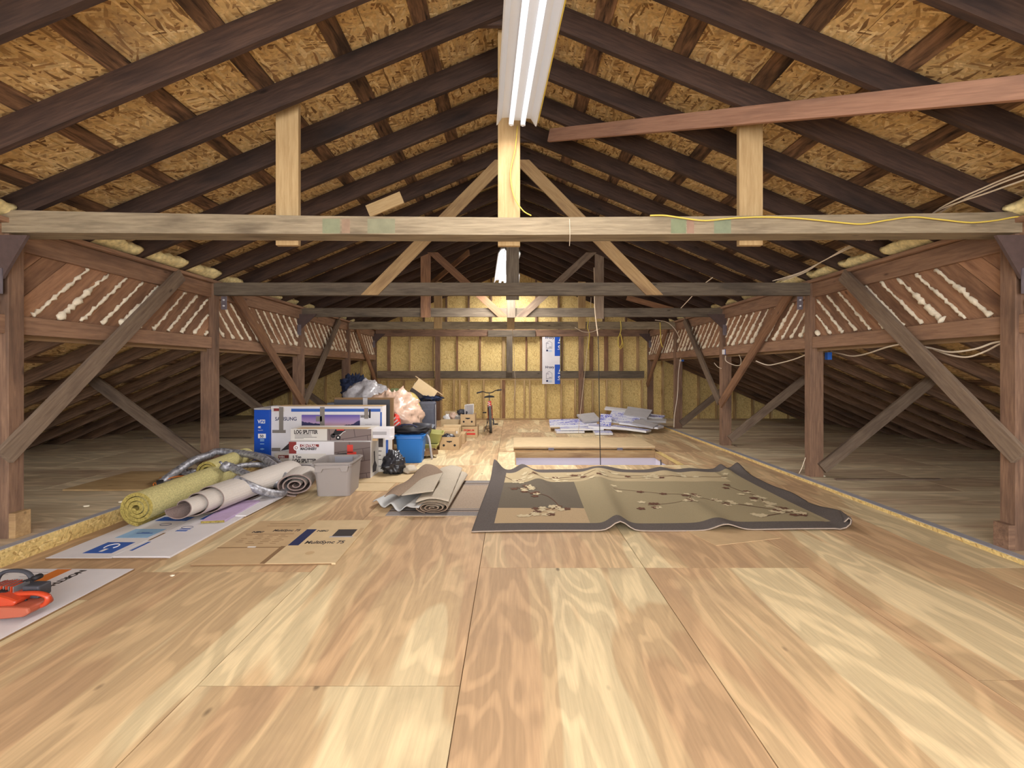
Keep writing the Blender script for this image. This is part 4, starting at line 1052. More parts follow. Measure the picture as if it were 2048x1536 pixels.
patch(Vector((-1.36, 4.84, .10)), Vector((-1.19, 4.80, .12)), P3(886, 948, .24), P3(852, 932, .22), 20, 24, lambda u, v: .03*math.sin(PI*u)+.02*math.sin(v*9)*(1-u)+.02, ['carpet_brown'], 'brown_flap')
patch(Vector((-1.17, 4.80, .125)), P3(866, 985, .19), P3(886, 948, .25), Vector((-1.05, 5.25, .20)), 20, 20, lambda u, v: .025*math.sin(PI*u)*math.sin(PI*v)+.02, ['carpet_beige'], 'beige_fold')
patch(Vector((-.98, 4.62, .125)), Vector((-.64, 4.62, .14)), Vector((-.66, 6.05, .16)), Vector((-.95, 6.1, .16)), 20, 20, lambda u, v: .03*math.sin(PI*u)+.006*math.sin(v*30+4*u), ['carpet_beige'], 'top_layer')

# ---------------------------------------------------------------- grey bin
r = thing('plastic_bin', 'grey open plastic storage bin in front of the log splitter cartons', 'bin', (-2.085, 5.47, .001), .06)
tub(r, .38, .40, .43, .48, .40, 'bin_grey', .022, .05)
mb = MB(); mb.box(-.11, .11, .205, .213, .16, .385); mb.build('inner_panel', 'bin_in', parent=r)
mb = MB(); mb.prism([(-.19, .365), (-.19, .29), (-.12, .285), (-.10, .325), (.09, .335), (.11, .29), (.175, .295), (.19, .37)], 1, -.252, -.225); mb.build('rim_skirt', 'bin_grey', parent=r, bevel=.004)

# ---------------------------------------------------------------- cartons
def carton(name, label, cx, cy, w_, d_, h_, mat, rotz=0.0, z0=.001, cat='carton'):
    r = thing(name, label, cat, (cx, cy, z0), rotz); mb = MB(); mb.box(-w_/2, w_/2, -d_/2, d_/2, 0, h_); mb.build('carton_body', mat, parent=r, bevel=.004); return r
# log splitter (lower)
W1 = 1.10; yf = -.19
r = carton('log_splitter_carton', 'large carton printed 5 Ton LOG SPLITTER behind the grey bin', -2.46, 6.33, W1, .38, .50, 'white_card', 0.0)
rect_print(r, -W1/2, -W1/2+.10, .335, .495, yf, 'maroon', 'maroon_corner')
mb = MB(); mb.tube([(-W1/2+.10, yf-.001, .415), (-W1/2+.10, yf-.0025, .415)], .038, 20); mb.build('round_logo', 'white', parent=r)
mb = MB(); mb.tube([(-W1/2+.10+.018*math.cos(a), yf-.004, .415+.018*math.sin(a)) for a in [2*PI*k/16 for k in range(16)]], .004, 5, closed=True); mb.build('logo_ring', 'maroon', parent=r)
rect_print(r, -W1/2+.15, -W1/2+.405, .425, .462, yf, 'maroon', 'logo_bar')
text_mesh('CENTRAL', .042, 'white', r, (-W1/2+.165, yf-.0015, .430), X_, Z_, sx=1.15, bold=.001)
text_mesh('MACHINERY', .046, 'dark_print', r, (-W1/2+.155, yf-.001, .385), X_, Z_, sx=.85, bold=.002)
text_mesh('5 Ton', .048, 'dark_print', r, (-W1/2+.05, yf-.0015, .275), X_, Z_, bold=.002)
rect_print(r, -W1/2, -W1/2+.50, .20, .335, yf, 'offwhite', 'title_panel', .0008)
text_mesh('LOG SPLITTER', .068, 'dark_print', r, (-W1/2+.05, yf-.0018, .217), X_, Z_, sx=.74, bold=.003)
lines_print(r, -W1/2+.06, (.175, .148, .12, .092), (.24, .25, .32, .15), yf-.0005)
rect_print(r, .06, W1/2, .0, .495, yf, 'paving', 'paving_picture')
rect_print(r, -W1/2+.5, .06, .28, .285, yf, 'grey_print', 'thin_line')
mb = MB(); mb.prism([(-.02, .28), (.10, .335), (.22, .345), (.34, .31), (.30, .29)], 1, yf-.0022, yf-.0012); mb.build('machine_picture', 'dark_print', parent=r)
mb = MB(); mb.box(.235, .315, yf-.0025, yf-.0013, .35, .455); mb.box(.235, .36, yf-.0025, yf-.0013, .27, .36); mb.build('red_machine_picture', 'red', parent=r)
mb = MB(); mb.box(W1/2, W1/2+.0012, -.17, .17, .02, .48); mb.build('side_print', 'offwhite', parent=r)
mb = MB(); mb.prism([(-.10, .06), (.05, .05), (.10, .12), (.02, .2), (.0, .34), (-.05, .34), (-.03, .2), (-.10, .14)], 0, W1/2+.0014, W1/2+.002); mb.build('side_picture', 'dark_print', parent=r)
# upper carton
r = carton('log_splitter_carton', 'upper LOG SPLITTER carton with a picture of a small machine on paving', -2.46, 6.36, W1, .36, .165, 'offwhite', 0.0, .5025)
yf = -.18
text_mesh('LOG SPLITTER', .068, 'dark_print', r, (-W1/2+.05, yf-.0015, .098), X_, Z_, sx=.74, bold=.003)
lines_print(r, -W1/2+.06, (.082, .065, .047, .03), (.22, .23, .30, .12), yf-.0005, .005)
rect_print(r, -.05, W1/2, .005, .16, yf, 'paving', 'paving_picture')
mb = MB()
for cx, cz, q in ((.03, .07, .032), (.10, .045, .034)): mb.tube([(cx, yf-.001, cz), (cx, yf-.003, cz)], q, 16)
mb.prism([(.02, .08), (.06, .155), (.20, .15), (.14, .10), (.09, .08)], 1, yf-.003, yf-.0012); mb.build('machine_picture', 'black', parent=r)
mb = MB(); mb.tube([(.10, yf-.003, .045), (.10, yf-.004, .045)], .012, 12); mb.tube([(.12, yf-.004, .07), (.17, yf-.004, .12), (.2, yf-.004, .13)], .004, 5); mb.build('machine_highlight', 'white', parent=r)
mb = MB(); mb.box(.08, .18, yf-.004, yf-.0012, .14, .158); mb.build('red_machine_picture', 'red', parent=r)
mb = MB(); mb.box(-W1/2+.1, W1/2-.05, yf-.03, -.05, .166, .170); mb.build('open_flap', 'card', parent=r)
# television carton
TX0, TX1 = at(542, 0, 6.75)[0], at(765, 0, 6.75)[0]; W2 = TX1-TX0; cx = (TX0+TX1)/2
r = carton('television_carton', 'wide SAMSUNG television carton with a sunset mountain picture', cx, 6.85, W2, .20, .925, 'white_card'); yf = -.10
rect_print(r, -W2/2+.30, W2/2-.03, .845, .89, yf, 'blue_print', 'blue_band')
rect_print(r, -W2/2+.005, -W2/2+.20, .845, .905, yf, 'offwhite', 'corner_label'); rect_print(r, -W2/2+.04, -W2/2+.14, .855, .895, yf-.001, 'maroon', 'corner_picture')
text_mesh('SAMSUNG', .072, 'navy', r, (-W2/2+.06, yf-.001, .715), X_, Z_, sx=.98, bold=.0012)
sx0 = -W2/2+.455; mb = MB(); mb.box(sx0, sx0+.865, yf-.002, yf, .60, .80); mb.build('screen_picture', 'landscape', parent=r)
for (a, b, c, d) in ((-W2/2+.12, -W2/2+.185, .57, .915), (-W2/2+.02, -W2/2+.22, .53, .575), (-W2/2+.01, -W2/2+.14, .26, .31), (-.10, -.03, .60, .915), (-.16, -.07, .70, .78), (W2/2-.27, W2/2-.21, .74, .90)):
    rect_print(r, a, b, c, d, yf-.002, 'duct_tape', 'tape_strip')
rect_print(r, W2/2-.20, W2/2-.175, .75, .88, yf-.002, 'black', 'black_strip')
text_mesh('SERIES', .05, 'dark_print', r, (W2/2-.33, yf-.001, .76), X_, Z_, bold=.002)
rect_print(r, W2/2-.32, W2/2-.10, .60, .62, yf, 'dark_print', 'slot_print'); rect_print(r, W2/2-.26, W2/2-.16, .652, .66, yf, 'grey_print', 'small_print')
rect_print(r, W2/2-.035, W2/2-.01, .02, .84, yf, 'blue_print', 'blue_edge_line')
mb = MB(); mb.box(-W2/2+.1, W2/2, yf-.0, .1, .926, .932); mb.build('top_flap', 'card', parent=r)
mb = MB(); mb.prism([(-W2/2+.15, .27), (-W2/2+.35, .45), (-W2/2+.35, .30)], 1, yf-.012, yf-.004); mb.build('torn_flap', 'dark_print', parent=r)
# carton below its left end
r = carton('long_carton', 'low white carton with maroon lettering between the television cartons and log splitter', -3.22, 6.62, .38, .20, .27, 'offwhite')
rect_print(r, -.13, .06, .20, .245, -.10, 'maroon', 'maroon_label'); text_mesh('WEN', .035, 'white', r, (-.12, -.102, .208), X_, Z_, bold=.001)
mb = MB(); mb.prism([(-.17, .13), (-.155, .12), (-.10, .19), (-.11, .2)], 1, -.103, -.101); mb.prism([(-.05, .09), (-.03, .085), (.14, .24), (.13, .25)], 1, -.103, -.101); mb.build('tool_picture', 'dark_print', parent=r)
text_mesh('ARTS', .06, 'dark_print', r, (.0, -.102, .05), X_, Z_, bold=.0)
# vizio carton
vx0, vx1 = at(508, 0, 6.7)[0], at(539, 0, 6.7)[0]
r = carton('television_carton', 'narrow end of a deep blue VIZIO television carton', (vx0+vx1)/2, 7.0, vx1-vx0, .6, .74, 'vizio', 0, ZL+.006); wv = vx1-vx0; yf = -.30
text_mesh('VIZI', .074, 'white', r, (-wv/2+.055, yf-.001, .545), X_, Z_, sx=.86, bold=.002)
text_mesh('4K', .035, 'white', r, (-wv/2+.06, yf-.001, .475), X_, Z_, bold=.002)
text_mesh('SmartTV', .020, 'white', r, (-wv/2+.06, yf-.001, .435), X_, Z_)
rect_print(r, -wv/2+.06, -wv/2+.175, .325, .39, yf, 'white', 'size_label'); text_mesh('50', .055, 'navy', r, (-wv/2+.085, yf-.002, .337), X_, Z_, bold=.0015)
mb = MB()
for k, zz_ in enumerate((.30, .28, .235, .16, .09)): mb.box(-wv/2+.09, -wv/2+.15, yf-.001, yf, zz_, zz_+.012)
mb.tube([(-wv/2+.12+.014*math.cos(a), yf-.001, .165+.014*math.sin(a)) for a in [2*PI*q/12 for q in range(12)]], .002, 4, closed=True); mb.build('small_print', 'light_blue', parent=r)
mb = MB(); mb.box(-wv/2-.01, wv/2-.01, -.29, .28, .741, .765); mb.build('crumpled_flap', 'grey_face', parent=r, bevel=.006)
# white foam block
r = thing('foam_block', 'white moulded foam block jutting out right of the upper log splitter carton', 'packing foam', (-1.84, 6.34, .525))
mb = MB(); mb.box(-.18, .17, -.10, .14, .0, .14); mb.build('foam_body', 'white_card', parent=r, bevel=.012)
mb = MB(); mb.box(-.16, .12, -.106, -.10, .05, .095); mb.build('recess', 'grey_print', parent=r); mb = MB(); mb.box(-.15, .0, -.115, -.08, -.03, .0); mb.build('card_edge', 'card', parent=r)
mb = MB(); mb.box(.10, .20, -.12, .0, -.015, .02); mb.build('foam_lip', 'white_card', parent=r)
# lower white carton right of the log splitter
r = carton('small_carton', 'white carton with blue edge standing right of the log splitter carton', -1.845, 6.62, .15, .22, .53, 'offwhite'); rect_print(r, .04, .075, .01, .52, -.11, 'blue_print', 'blue_edge'); rect_print(r, -.07, .0, .36, .50, -.11, 'dark_print', 'dark_label'); lines_print(r, -.07, (.30, .24, .18), (.05, .04, .05), -.11, .01); text_mesh('PROF', .04, 'dark_print', r, (-.07, -.111, .07), X_, Z_)
# flat screen behind
r = thing('flat_panel', 'dark grey panel in a brown frame standing behind the television carton', 'panel', (-2.28, 7.12, .001), 0)
mb = MB(); mb.box(-.50, .42, 0, .05, 0, 1.03); mb.build('panel_frame', 'card_dark', parent=r, bevel=.004); mb = MB(); mb.box(-.50, .37, -.004, .0, .02, 1.0); mb.build('panel_face', 'darkgrey', parent=r); mb = MB(); mb.box(-.05, .02, -.008, -.004, .0, 1.03); mb.build('tape_strip', 'grey_face', parent=r)

# ---------------------------------------------------------------- blue tub and what lies on it
r = thing('storage_tub', 'bright blue plastic tub right of the cartons', 'tub', (-1.62, 7.33, .001), .06)
tub(r, .36, .34, .44, .42, .44, 'tub_blue', .018, .05)
r = thing('padded_bag', 'black padded bag with dark rolled mat lying on the blue tub', 'bag', (-1.62, 7.33, .446), .1)
mb = MB(); blob(mb, (-.02, 0, .06), (.27, .16, .075), .35, 2.2, 0.0, 5, crease=.2); mb.build('bag_body', 'black', parent=r, smooth=True)
mb = MB(); mb.tube([(.02, .05, .115), (.20, .02, .11), (.31, .0, .10)], .052, 14); mb.build('rolled_mat', 'darkgrey', parent=r, smooth=True)
mb = MB(); mb.tube(smooth_path([(-.2, -.06, .10), (-.1, -.1, .15), (.02, -.1, .15), (.1, -.08, .1)], 6), .008, 6); mb.build('strap', 'navy', parent=r, smooth=True)
mb = MB(); blob(mb, (-1.67, 6.42, .145), (.135, .13, .15), .35, 2.6, .004, 11, 44, 30, crease=.55); o = mb.build('bin_bag', 'blackbag', smooth=True); tag(o, 'crumpled black plastic bag at the foot of the blue tub', 'bag')
mb = MB(); blob(mb, (-1.45, 6.46, .055), (.10, .10, .06), .2, 2, .004, 2); o = mb.build('cloth_bundle', 'carpet_beige', smooth=True); tag(o, 'pale cloth bundle tucked behind the folded carpet', 'cloth')
mb = MB(); mb.box(-2.0, -1.25, 5.9, 6.55, .001, .008); tag(mb.build('cardboard_sheet', 'card2'), 'flat yellowish cardboard between the grey bin and folded carpet', 'cardboard')
mb = MB(); mb.box(-1.95, -1.5, 5.5, 5.86, .0012, .010); tag(mb.build('cardboard_sheet', 'card2'), 'tan cardboard lying just right of the grey bin', 'cardboard')

# ---------------------------------------------------------------- pile behind
def soft(name, label, cat, px, py, D, r3, mat, seed, amp=.3, crease=.3, freq=2.4, floor_z=None, wrap=None):
    c = Vector(at(px, py, D)); mb = MB(); blob(mb, c, r3, amp, freq, -9 if floor_z is None else floor_z, seed, 48, 30, crease); o = mb.build(name, mat, smooth=True); return tag(o, label, cat)
soft('stuffed_bag', 'big clear grey plastic bag of clothes on the pile behind the television carton', 'bag', 735, 812, 8.6, (.42, .40, .42), 'bagfilm', 3, .25, .25)
soft('stuffed_bag', 'large pink plastic bag bulging right of the television carton', 'bag', 787, 832, 8.1, (.46, .38, .42), 'pinkfilm', 8, .2, .35, 3.2)
soft('clothes_heap', 'heap of dark navy clothes beside the fourth left post', 'clothes', 712, 780, 9.4, (.24, .22, .24), 'cloth_navy', 4, .4, .8, 3)
soft('clothes_heap', 'navy and grey clothes lying on top of the suitcase', 'clothes', 855, 796, 9.2, (.22, .16, .06), 'cloth_navy', 9, .4, .8, 3)
soft('green_bundle', 'small green and grey cloth bundle behind the pink bag', 'cloth', 795, 790, 9.4, (.22, .16, .12), plain('green cloth', lin(122, 132, 92), .9, noise=.3), 6)
r = thing('archive_box', 'plain grey lidded box standing left of the fourth left post', 'box', at(671, 806, 9.2), .05); r.location.z = .55
mb = MB(); mb.box(-.11, .12, -.13, .13, -.02, .24); mb.build('box_body', 'tub_slate', parent=r, bevel=.005); mb = MB(); mb.box(-.12, .13, -.14, .14, .18, .26); mb.build('box_lid', 'tub_slate', parent=r, bevel=.005)
r = carton('brown_carton', 'brown carton stacked beneath the grey box', -3.5, 9.2, .5, .4, .52, 'card')
# curved foam sheet
mb = MB(); 
def fs(u, v): 
    a = -.2+2.0*u; c = Vector(at(800+46*u, 0, 8.7)); return (c.x, 8.5+.5*v, 1.0+.0*v-.42*(1-math.cos(max(0, a-.3)))*.9+.04*math.sin(PI*u))
mb.grid(fs, 20, 6); tag(mb.build('foam_sheet', 'foam_sheet', smooth=True, solid=.03, fix=False), 'curved yellow foam sheet arching between the pink bag and suitcase', 'foam')
mb = MB(); a = at(715, 795, 8.9); mb.obox(Matrix.Translation(Vector(at(737, 783, 8.6))) @ Euler((0, .1, 0)).to_matrix().to_4x4(), .34, .05, .06, 0); tag(mb.build('wood_offcut', 'newwood'), 'pale wood offcut poking out between the two plastic bags', 'wood')
# suitcase
r = thing('suitcase', 'dark grey soft suitcase standing upright against the pile', 'suitcase', at(855, 855, 8.9), .12); r.location.z = .30
mb = MB(); loft(mb, [rrect(.30, .20, .05, 0), rrect(.34, .24, .06, .03), rrect(.34, .24, .06, .52), rrect(.30, .20, .05, .55)], cap0=True, cap1=True); mb.build('suitcase_body', 'suitcase', parent=r, bevel=.01)
mb = MB(); mb.box(-.12, .12, -.145, -.12, .06, .42); mb.build('front_pocket', 'suitcase', parent=r, bevel=.012)
mb = MB(); mb.tube(smooth_path([(-.08, 0, .55), (-.07, 0, .59), (.07, 0, .59), (.08, 0, .55)], 4), .008, 6); mb.build('carry_handle', 'black', parent=r)
mb = MB(); mb.tube([(-.16, -.125, .03), (-.16, -.125, .5)], .006, 5); mb.tube([(.16, -.125, .03), (.16, -.125, .5)], .006, 5); mb.build('piping', 'grey_print', parent=r)
mb = MB(); mb.box(-3.0+1.1, -1.1, 8.75, 9.4, .001, .29); tag(mb.build('brown_carton', 'card', bevel=.005), 'brown carton carrying the grey suitcase', 'carton')
# tipped shipping box
r = thing('shipping_box', 'brown shipping box with black tape tipped on top of the suitcase', 'carton', at(846, 783, 9.2), 0, rot=(.0, .62, .15))
mb = MB(); mb.box(-.22, .24, -.14, .16, -.13, .17); mb.build('box_body', 'card2', parent=r, bevel=.004)
mb = MB(); mb.box(-.223, -.22, -.03, .03, -.13, .17); mb.box(-.22, .2, -.143, -.14, -.13, -.05); mb.build('tape_strip', 'dark_print', parent=r)
mb = MB(); mb.box(.24, .36, -.14, .16, .165, .17); mb.box(.24, .34, -.14, .16, -.13, -.125); mb.build('open_flap', 'card', parent=r)
mb = MB(); mb.box(-.30, -.22, -.14, .14, .165, .17); mb.build('open_flap', 'card', parent=r)
mb = MB(); mb.tube(smooth_path([(-.225, -.05, .04), (-.226, 0, .02), (-.225, .05, .04)], 4), .006, 5); mb.build('curved_mark', 'white', parent=r)
# lidded slate tote, yellow tubs
r = thing('slate_tote', 'slate grey tote with sloping lid behind the blue tub', 'tub', at(822, 872, 8.0), .1, rot=(0, .12, .08)); r.location.z = .16
tub(r, .58, .34, .64, .40, .34, 'tub_slate', .012, .04); mb = MB(); mb.box(-.34, .36, -.22, .22, .342, .365); mb.build('lid', 'tub_slate', parent=r, bevel=.01)
mb = MB(); mb.box(-.05, -.02, -.226, -.22, .33, .37); mb.build('latch', 'darkgrey', parent=r)
for k, (px, py, D, zz_, lb) in enumerate(((862, 880, 7.95, .175, 'yellow green plastic tub, the upper one right of the blue tub'), (853, 890, 7.8, .02, 'yellow green plastic tub, the lower one right of the blue tub'))):
    c = at(px, py, D); r = thing('storage_tub', lb, 'tub', (c[0]-.05, D+.25, zz_), 0, rot=(0, .10 if k == 0 else .03, .1), group='yellow green tubs'); tub(r, .32, .36, .42, .46, .19 if k == 0 else .17, 'tub_yellow', .014, .04)
mb = MB(); 
o = soft('patterned_bag', 'red and white patterned bag wedged beside the dark panel', 'bag', 791, 846, 7.5, (.07, .10, .13), 'red', 3, .2, .3)
mb = MB()
for q in range(4): mb.box(-.06+.0, .06, -.002, 0, -.09+.05*q, -.07+.05*q)
k = mb.build('white_stripe', 'white'); k.matrix_world = Matrix.Translation(Vector(at(791, 846, 7.38))) @ Euler((0, -.7, 0)).to_matrix().to_4x4(); k.parent = o
# banana box and fruit boxes
def fruitbox(label, px0, px1, D, zb, h, dep, rotz=0, holes=True, mat='card', printed=None):
    x0, x1 = at(px0, 0, D)[0], at(px1, 0, D)[0]; w_ = x1-x0
    r = thing('fruit_box', label, 'carton', ((x0+x1)/2, D+dep/2, zb), rotz); t = .006
    mb = MB(); mb.box(-w_/2, w_/2, -dep/2, -dep/2+t, 0, h); mb.box(-w_/2, w_/2, dep/2-t, dep/2, 0, h); mb.box(-w_/2, -w_/2+t, -dep/2+t, dep/2-t, 0, h); mb.box(w_/2-t, w_/2, -dep/2+t, dep/2-t, 0, h); mb.box(-w_/2+t, w_/2-t, -dep/2+t, dep/2-t, 0, t)
    mb.build('box_body', mat, parent=r)
    if holes:
        mb = MB(); y = -dep/2-.001
        for sx in (-.28, .28): mb.tube([(sx*w_, y+.0005, h*.36), (sx*w_, y-.0005, h*.36)], .022, 14)
        mb.prism([(-.055, h*.70), (.055, h*.70), (.04, h*.60), (.012, h*.60), (.0, h*.54), (-.012, h*.60), (-.04, h*.60)], 1, y-.0005, y+.0005); mb.build('hand_hole', 'black', parent=r)
    return r, w_
r, w_ = fruitbox('brown fruit box with three round hand holes at the front of the pile', 879, 918, 8.33, .001, .235, .45)
mb = MB(); blob(mb, (-.05, -.05, .2), (.13, .12, .07), .3, 3, -9, 1); mb.build('contents', 'blackbag', parent=r, smooth=True)
r, w_ = fruitbox('brown fruit box with oval holes stacked under the picture frames near the bicycle', 921, 950, 9.9, .25, .25, .40)
r, w_ = fruitbox('brown fruit box with red print on the floor near the bicycle', 924, 955, 9.85, .001, .24, .42, holes=False)
text_mesh('PREMIUM', .055, 'red', r, (-.13, -.212, .14), X_, Z_, bold=.002)
rect_print(r, -.12, .12, .06, .10, -.211, 'red', 'red_print')
r, w_ = fruitbox('open brown carton with loose flaps behind the front fruit box', 882, 918, 8.9, .20, .13, .40, holes=False, mat='card2')
rect_print(r, -.02, .15, .02, .07, -.201, 'offwhite', 'printed_label')
for i, (a, b, c, d, rx) in enumerate(((-.20, .20, .20, .21, .5),)):
    mb = MB(); mb.box(-.2, .16, .20, .34, .13, .135); mb.build('open_flap', 'card2', parent=r)
r = carton('brown_carton', 'plain brown carton under the open carton behind the front fruit box', at(905, 0, 9.1)[0], 9.22, .5, .38, .195, 'card')
r, w_ = fruitbox('open carton full of papers behind the front row of boxes', 882, 925, 10.2, .001, .36, .5, holes=False, mat='card2')
for i, (x_, z_, m_) in enumerate(((-.12, .36, 'white'), (.0, .40, 'pinkfilm'), (.12, .35, 'offwhite'))):
    mb = MB(); blob(mb, (x_, -.05, z_), (.09, .10, .08), .4, 3, -9, i+20, 24, 14, .4); mb.build('loose_papers', m_, parent=r, smooth=True)
mb = MB(); mb.box(-.22, .24, .22, .226, .36, .50); mb.build('open_flap', 'card2', parent=r)
r, w_ = fruitbox('small open carton at the left of the front fruit box', 860, 880, 8.6, .001, .30, .35, holes=False, mat='card2')
# framed pictures in box
for k, (px, D, rz, lb) in enumerate(((930.5, 9.95, 1.45, 'white edged picture frame standing in the stacked fruit box'), (938, 10.05, .9, 'glazed grey picture frame leaning right in the stacked fruit box'))):
    c = at(px, 0, D); r = thing('picture_frame', lb, 'picture frame', (c[0], D+.16, .30), rz); mb = MB()
    mb.box(-.13, .13, -.008, .0, 0, .02); mb.box(-.13, .13, -.008, 0, .38, .40); mb.box(-.13, -.11, -.008, 0, .02, .38); mb.box(.11, .13, -.008, 0, .02, .38); mb.build('frame', 'white', parent=r)
    mb = MB(); mb.box(-.11, .11, -.003, 0, .02, .38); mb.build('picture', 'grey_face', parent=r)
mb = MB(); c = at(924, 812, 10.1); blob(mb, (c[0], 10.15, .52), (.12, .1, .07), .3, 3, -9, 31); tag(mb.build('dark_bundle', 'darkgrey', smooth=True), 'dark bundle in the stacked fruit box beside the frames', 'bundle')
# crate with bottles
r = thing('low_crate', 'low brown crate with white bottles right of the blue tub', 'crate', (at(858, 0, 7.6)[0]-.05, 7.62, .06), .45)
mb = MB(); mb.box(-.17, .17, -.12, -.11, 0, .07); mb.box(-.17, .17, .11, .12, 0, .07); mb.box(-.17, -.16, -.11, .11, 0, .07); mb.box(.16, .17, -.11, .11, 0, .07); mb.box(-.16, .16, -.11, .11, 0, .008); mb.build('crate_body', 'card_dark', parent=r)
mb = MB()
for sx, sy in ((-.12, -.1), (.14, -.1), (.14, .1), (-.12, .1)): mb.tube([(sx, sy, 0), (sx, sy, -.058)], .004, 6)
mb.build('wire_leg', 'steel', parent=r)
for i, (sx, sy, cm) in enumerate(((-.11, -.05, 'black'), (-.05, -.02, 'black'), (-.09, .05, 'white'))):
    c = r.matrix_basis @ Vector((sx, sy, .01)); b = thing('bottle', 'small white bottle with a %s cap, %s in the low crate' % (('black', 'left front'), ('black', 'middle'), ('white', 'left rear'))[i], 'bottle', c, group='bottles in the low crate')
    mb = MB(); mb.lathe([(0, 0), (.024, 0), (.025, .07), (.012, .088), (.012, .095), (0, .095)], seg=14); mb.build('bottle_body', 'white', parent=b, smooth=True); mb = MB(); mb.lathe([(0, .095), (.014, .095), (.014, .115), (0, .115)], seg=12); mb.build('cap', cm, parent=b)
mb = MB(); mb.tube(smooth_path([(-1.42, 7.45, .42), (-1.36, 7.42, .36), (-1.33, 7.42, .2), (-1.32, 7.45, .08), (-1.31, 7.46, .01)], 6), .018, 6); tag(mb.build('grey_strap', 'grey_face', smooth=True), 'loose grey webbing strap hanging down right of the blue tub', 'strap')

# ---------------------------------------------------------------- bicycle
def bicycle():
    r = thing('bicycle', 'red and black bicycle seen from behind, on its kickstand before the end wall', 'bicycle', (-.495, 10.68, 0), .05, rot=(0, -.045, .05))
    R = .31
    def wheel(y, nm):
        m = MB(); m.tube([(0, y+R*.93*math.cos(a), R+R*.93*math.sin(a)) for a in [2*PI*k/36 for k in range(36)]], .033, 10, closed=True); t = m.build('tyre', 'tire', parent=r, smooth=True)
        m = MB(); m.tube([(0, y+R*.86*math.cos(a), R+R*.86*math.sin(a)) for a in [2*PI*k/36 for k in range(36)]], .010, 6, closed=True)
        m.build('rim', 'chrome', parent=t)
        m = MB()
        for k in range(18):
            a = 2*PI*k/18; m.tube([((-1)**k*.02, y, R), (0, y+R*.85*math.cos(a), R+R*.85*math.sin(a))], .0014, 4)
        m.tube([(-.05, y, R), (.05, y, R)], .018, 10); m.build('spokes', 'steel', parent=t)
    wheel(0.0, 'rear'); wheel(.98, 'front')
    H = {'hub': (0, 0, R), 'bb': (0, .40, .29), 'seat': (0, .27, .70), 'head': (0, .80, .70), 'headl': (0, .83, .58), 'fork': (0, .98, R)}
    m = MB()
    for a, b, q in (('bb', 'seat', .016), ('seat', 'head', .017), ('bb', 'headl', .019), ('headl', 'head', .02)): m.tube([H[a], H[b]], q, 10)
    for s_ in (-1, 1): m.tube([(s_*.05, 0, R), (s_*.03, .3, .30), (s_*.02, .40, .29)], .010, 8); m.tube([(s_*.05, 0, R), (s_*.045, .12, .52), (s_*.02, .28, .66)], .009, 8)
    m.build('frame', 'bike_red', parent=r, smooth=True)
    m = MB(); m.tube([(0, .83, .60), (0, .84, .56)], .03, 10)
    for s_ in (-1, 1): m.tube([(s_*.05, .85, .56), (s_*.05, .98, R)], .013, 8)
    m.tube([(-.055, .85, .56), (.055, .85, .56)], .014, 8); m.build('fork', 'darkgrey', parent=r, smooth=True)
    m = MB(); m.tube([(0, .27, .70), (0, .255, .80)], .013, 8); m.build('seat_post', 'chrome', parent=r)
    m = MB()
    def seat(u, v):
        y = .12+.30*v; w_ = .105*(1-v)**.6+.018; a = PI*u; return (w_*math.cos(a)*1.0, y, .80+.05*math.sin(a)**.6*(1-.2*v)+.01)
    m.grid(seat, 16, 10); m.add([seat(k/16, 0) for k in range(17)], [tuple(range(17))]); m.build('saddle', 'black', parent=r, smooth=True)
    m = MB(); m.tube([(0, .79, .70), (0, .77, .88)], .013, 8); m.build('stem', 'chrome', parent=r)
    m = MB(); m.tube(smooth_path([(-.31, .72, .90), (-.17, .76, .93), (-.08, .78, .90), (0, .78, .89), (.08, .78, .90), (.17, .76, .945), (.31, .72, .955)], 5), .011, 8); m.build('handlebar', 'black', parent=r, smooth=True)
    for s_ in (-1, 1):
        m = MB(); m.tube([(s_*.19, .755, .928 if s_ < 0 else .945), (s_*.31, .72, .902 if s_ < 0 else .957)], .019, 10); m.build('grip', 'darkgrey', parent=r, smooth=True)
        m = MB(); m.tube([(s_*.075, .40, .29), (s_*.085, .40-.08*s_, .29+.14*-s_*-1 if s_ < 0 else .15)], .009, 8); k = m.build('crank', 'darkgrey', parent=r)
        m = MB(); zp = .43 if s_ < 0 else .15; m.box(min(s_*.09, s_*.18), max(s_*.09, s_*.18), .36-.08*s_, .43-.08*s_, zp-.012, zp+.012); m.build('pedal', 'black', parent=r)
    m = MB(); m.tube([(.05, .40, .29), (.056, .40, .29)], .085, 24); m.build('chain_ring', 'darkgrey', parent=r)
    m = MB(); m.box(-.04, .04, -.02, .0, .60, .74); m.build('rear_reflector', 'red', parent=r, bevel=.006)
    m = MB()
    for k in range(5): m.box(-.045+.02*(k % 2), -.02+.02*(k % 2)+.02, -.024, -.018, .60+.026*k, .612+.026*k)
    m.build('white_tag', 'white', parent=r)
    m = MB(); m.tube([(-.04, .2, .27), (-.16, .12, .012)], .007, 6); m.build('kickstand', 'darkgrey', parent=r)
    m = MB(); m.tube([(.06, .0, R), (.075, .02, .24), (.07, .06, .2)], .012, 6); m.box(.05, .075, -.05, .05, .17, .24); m.build('derailleur', 'darkgrey', parent=r)
bicycle()

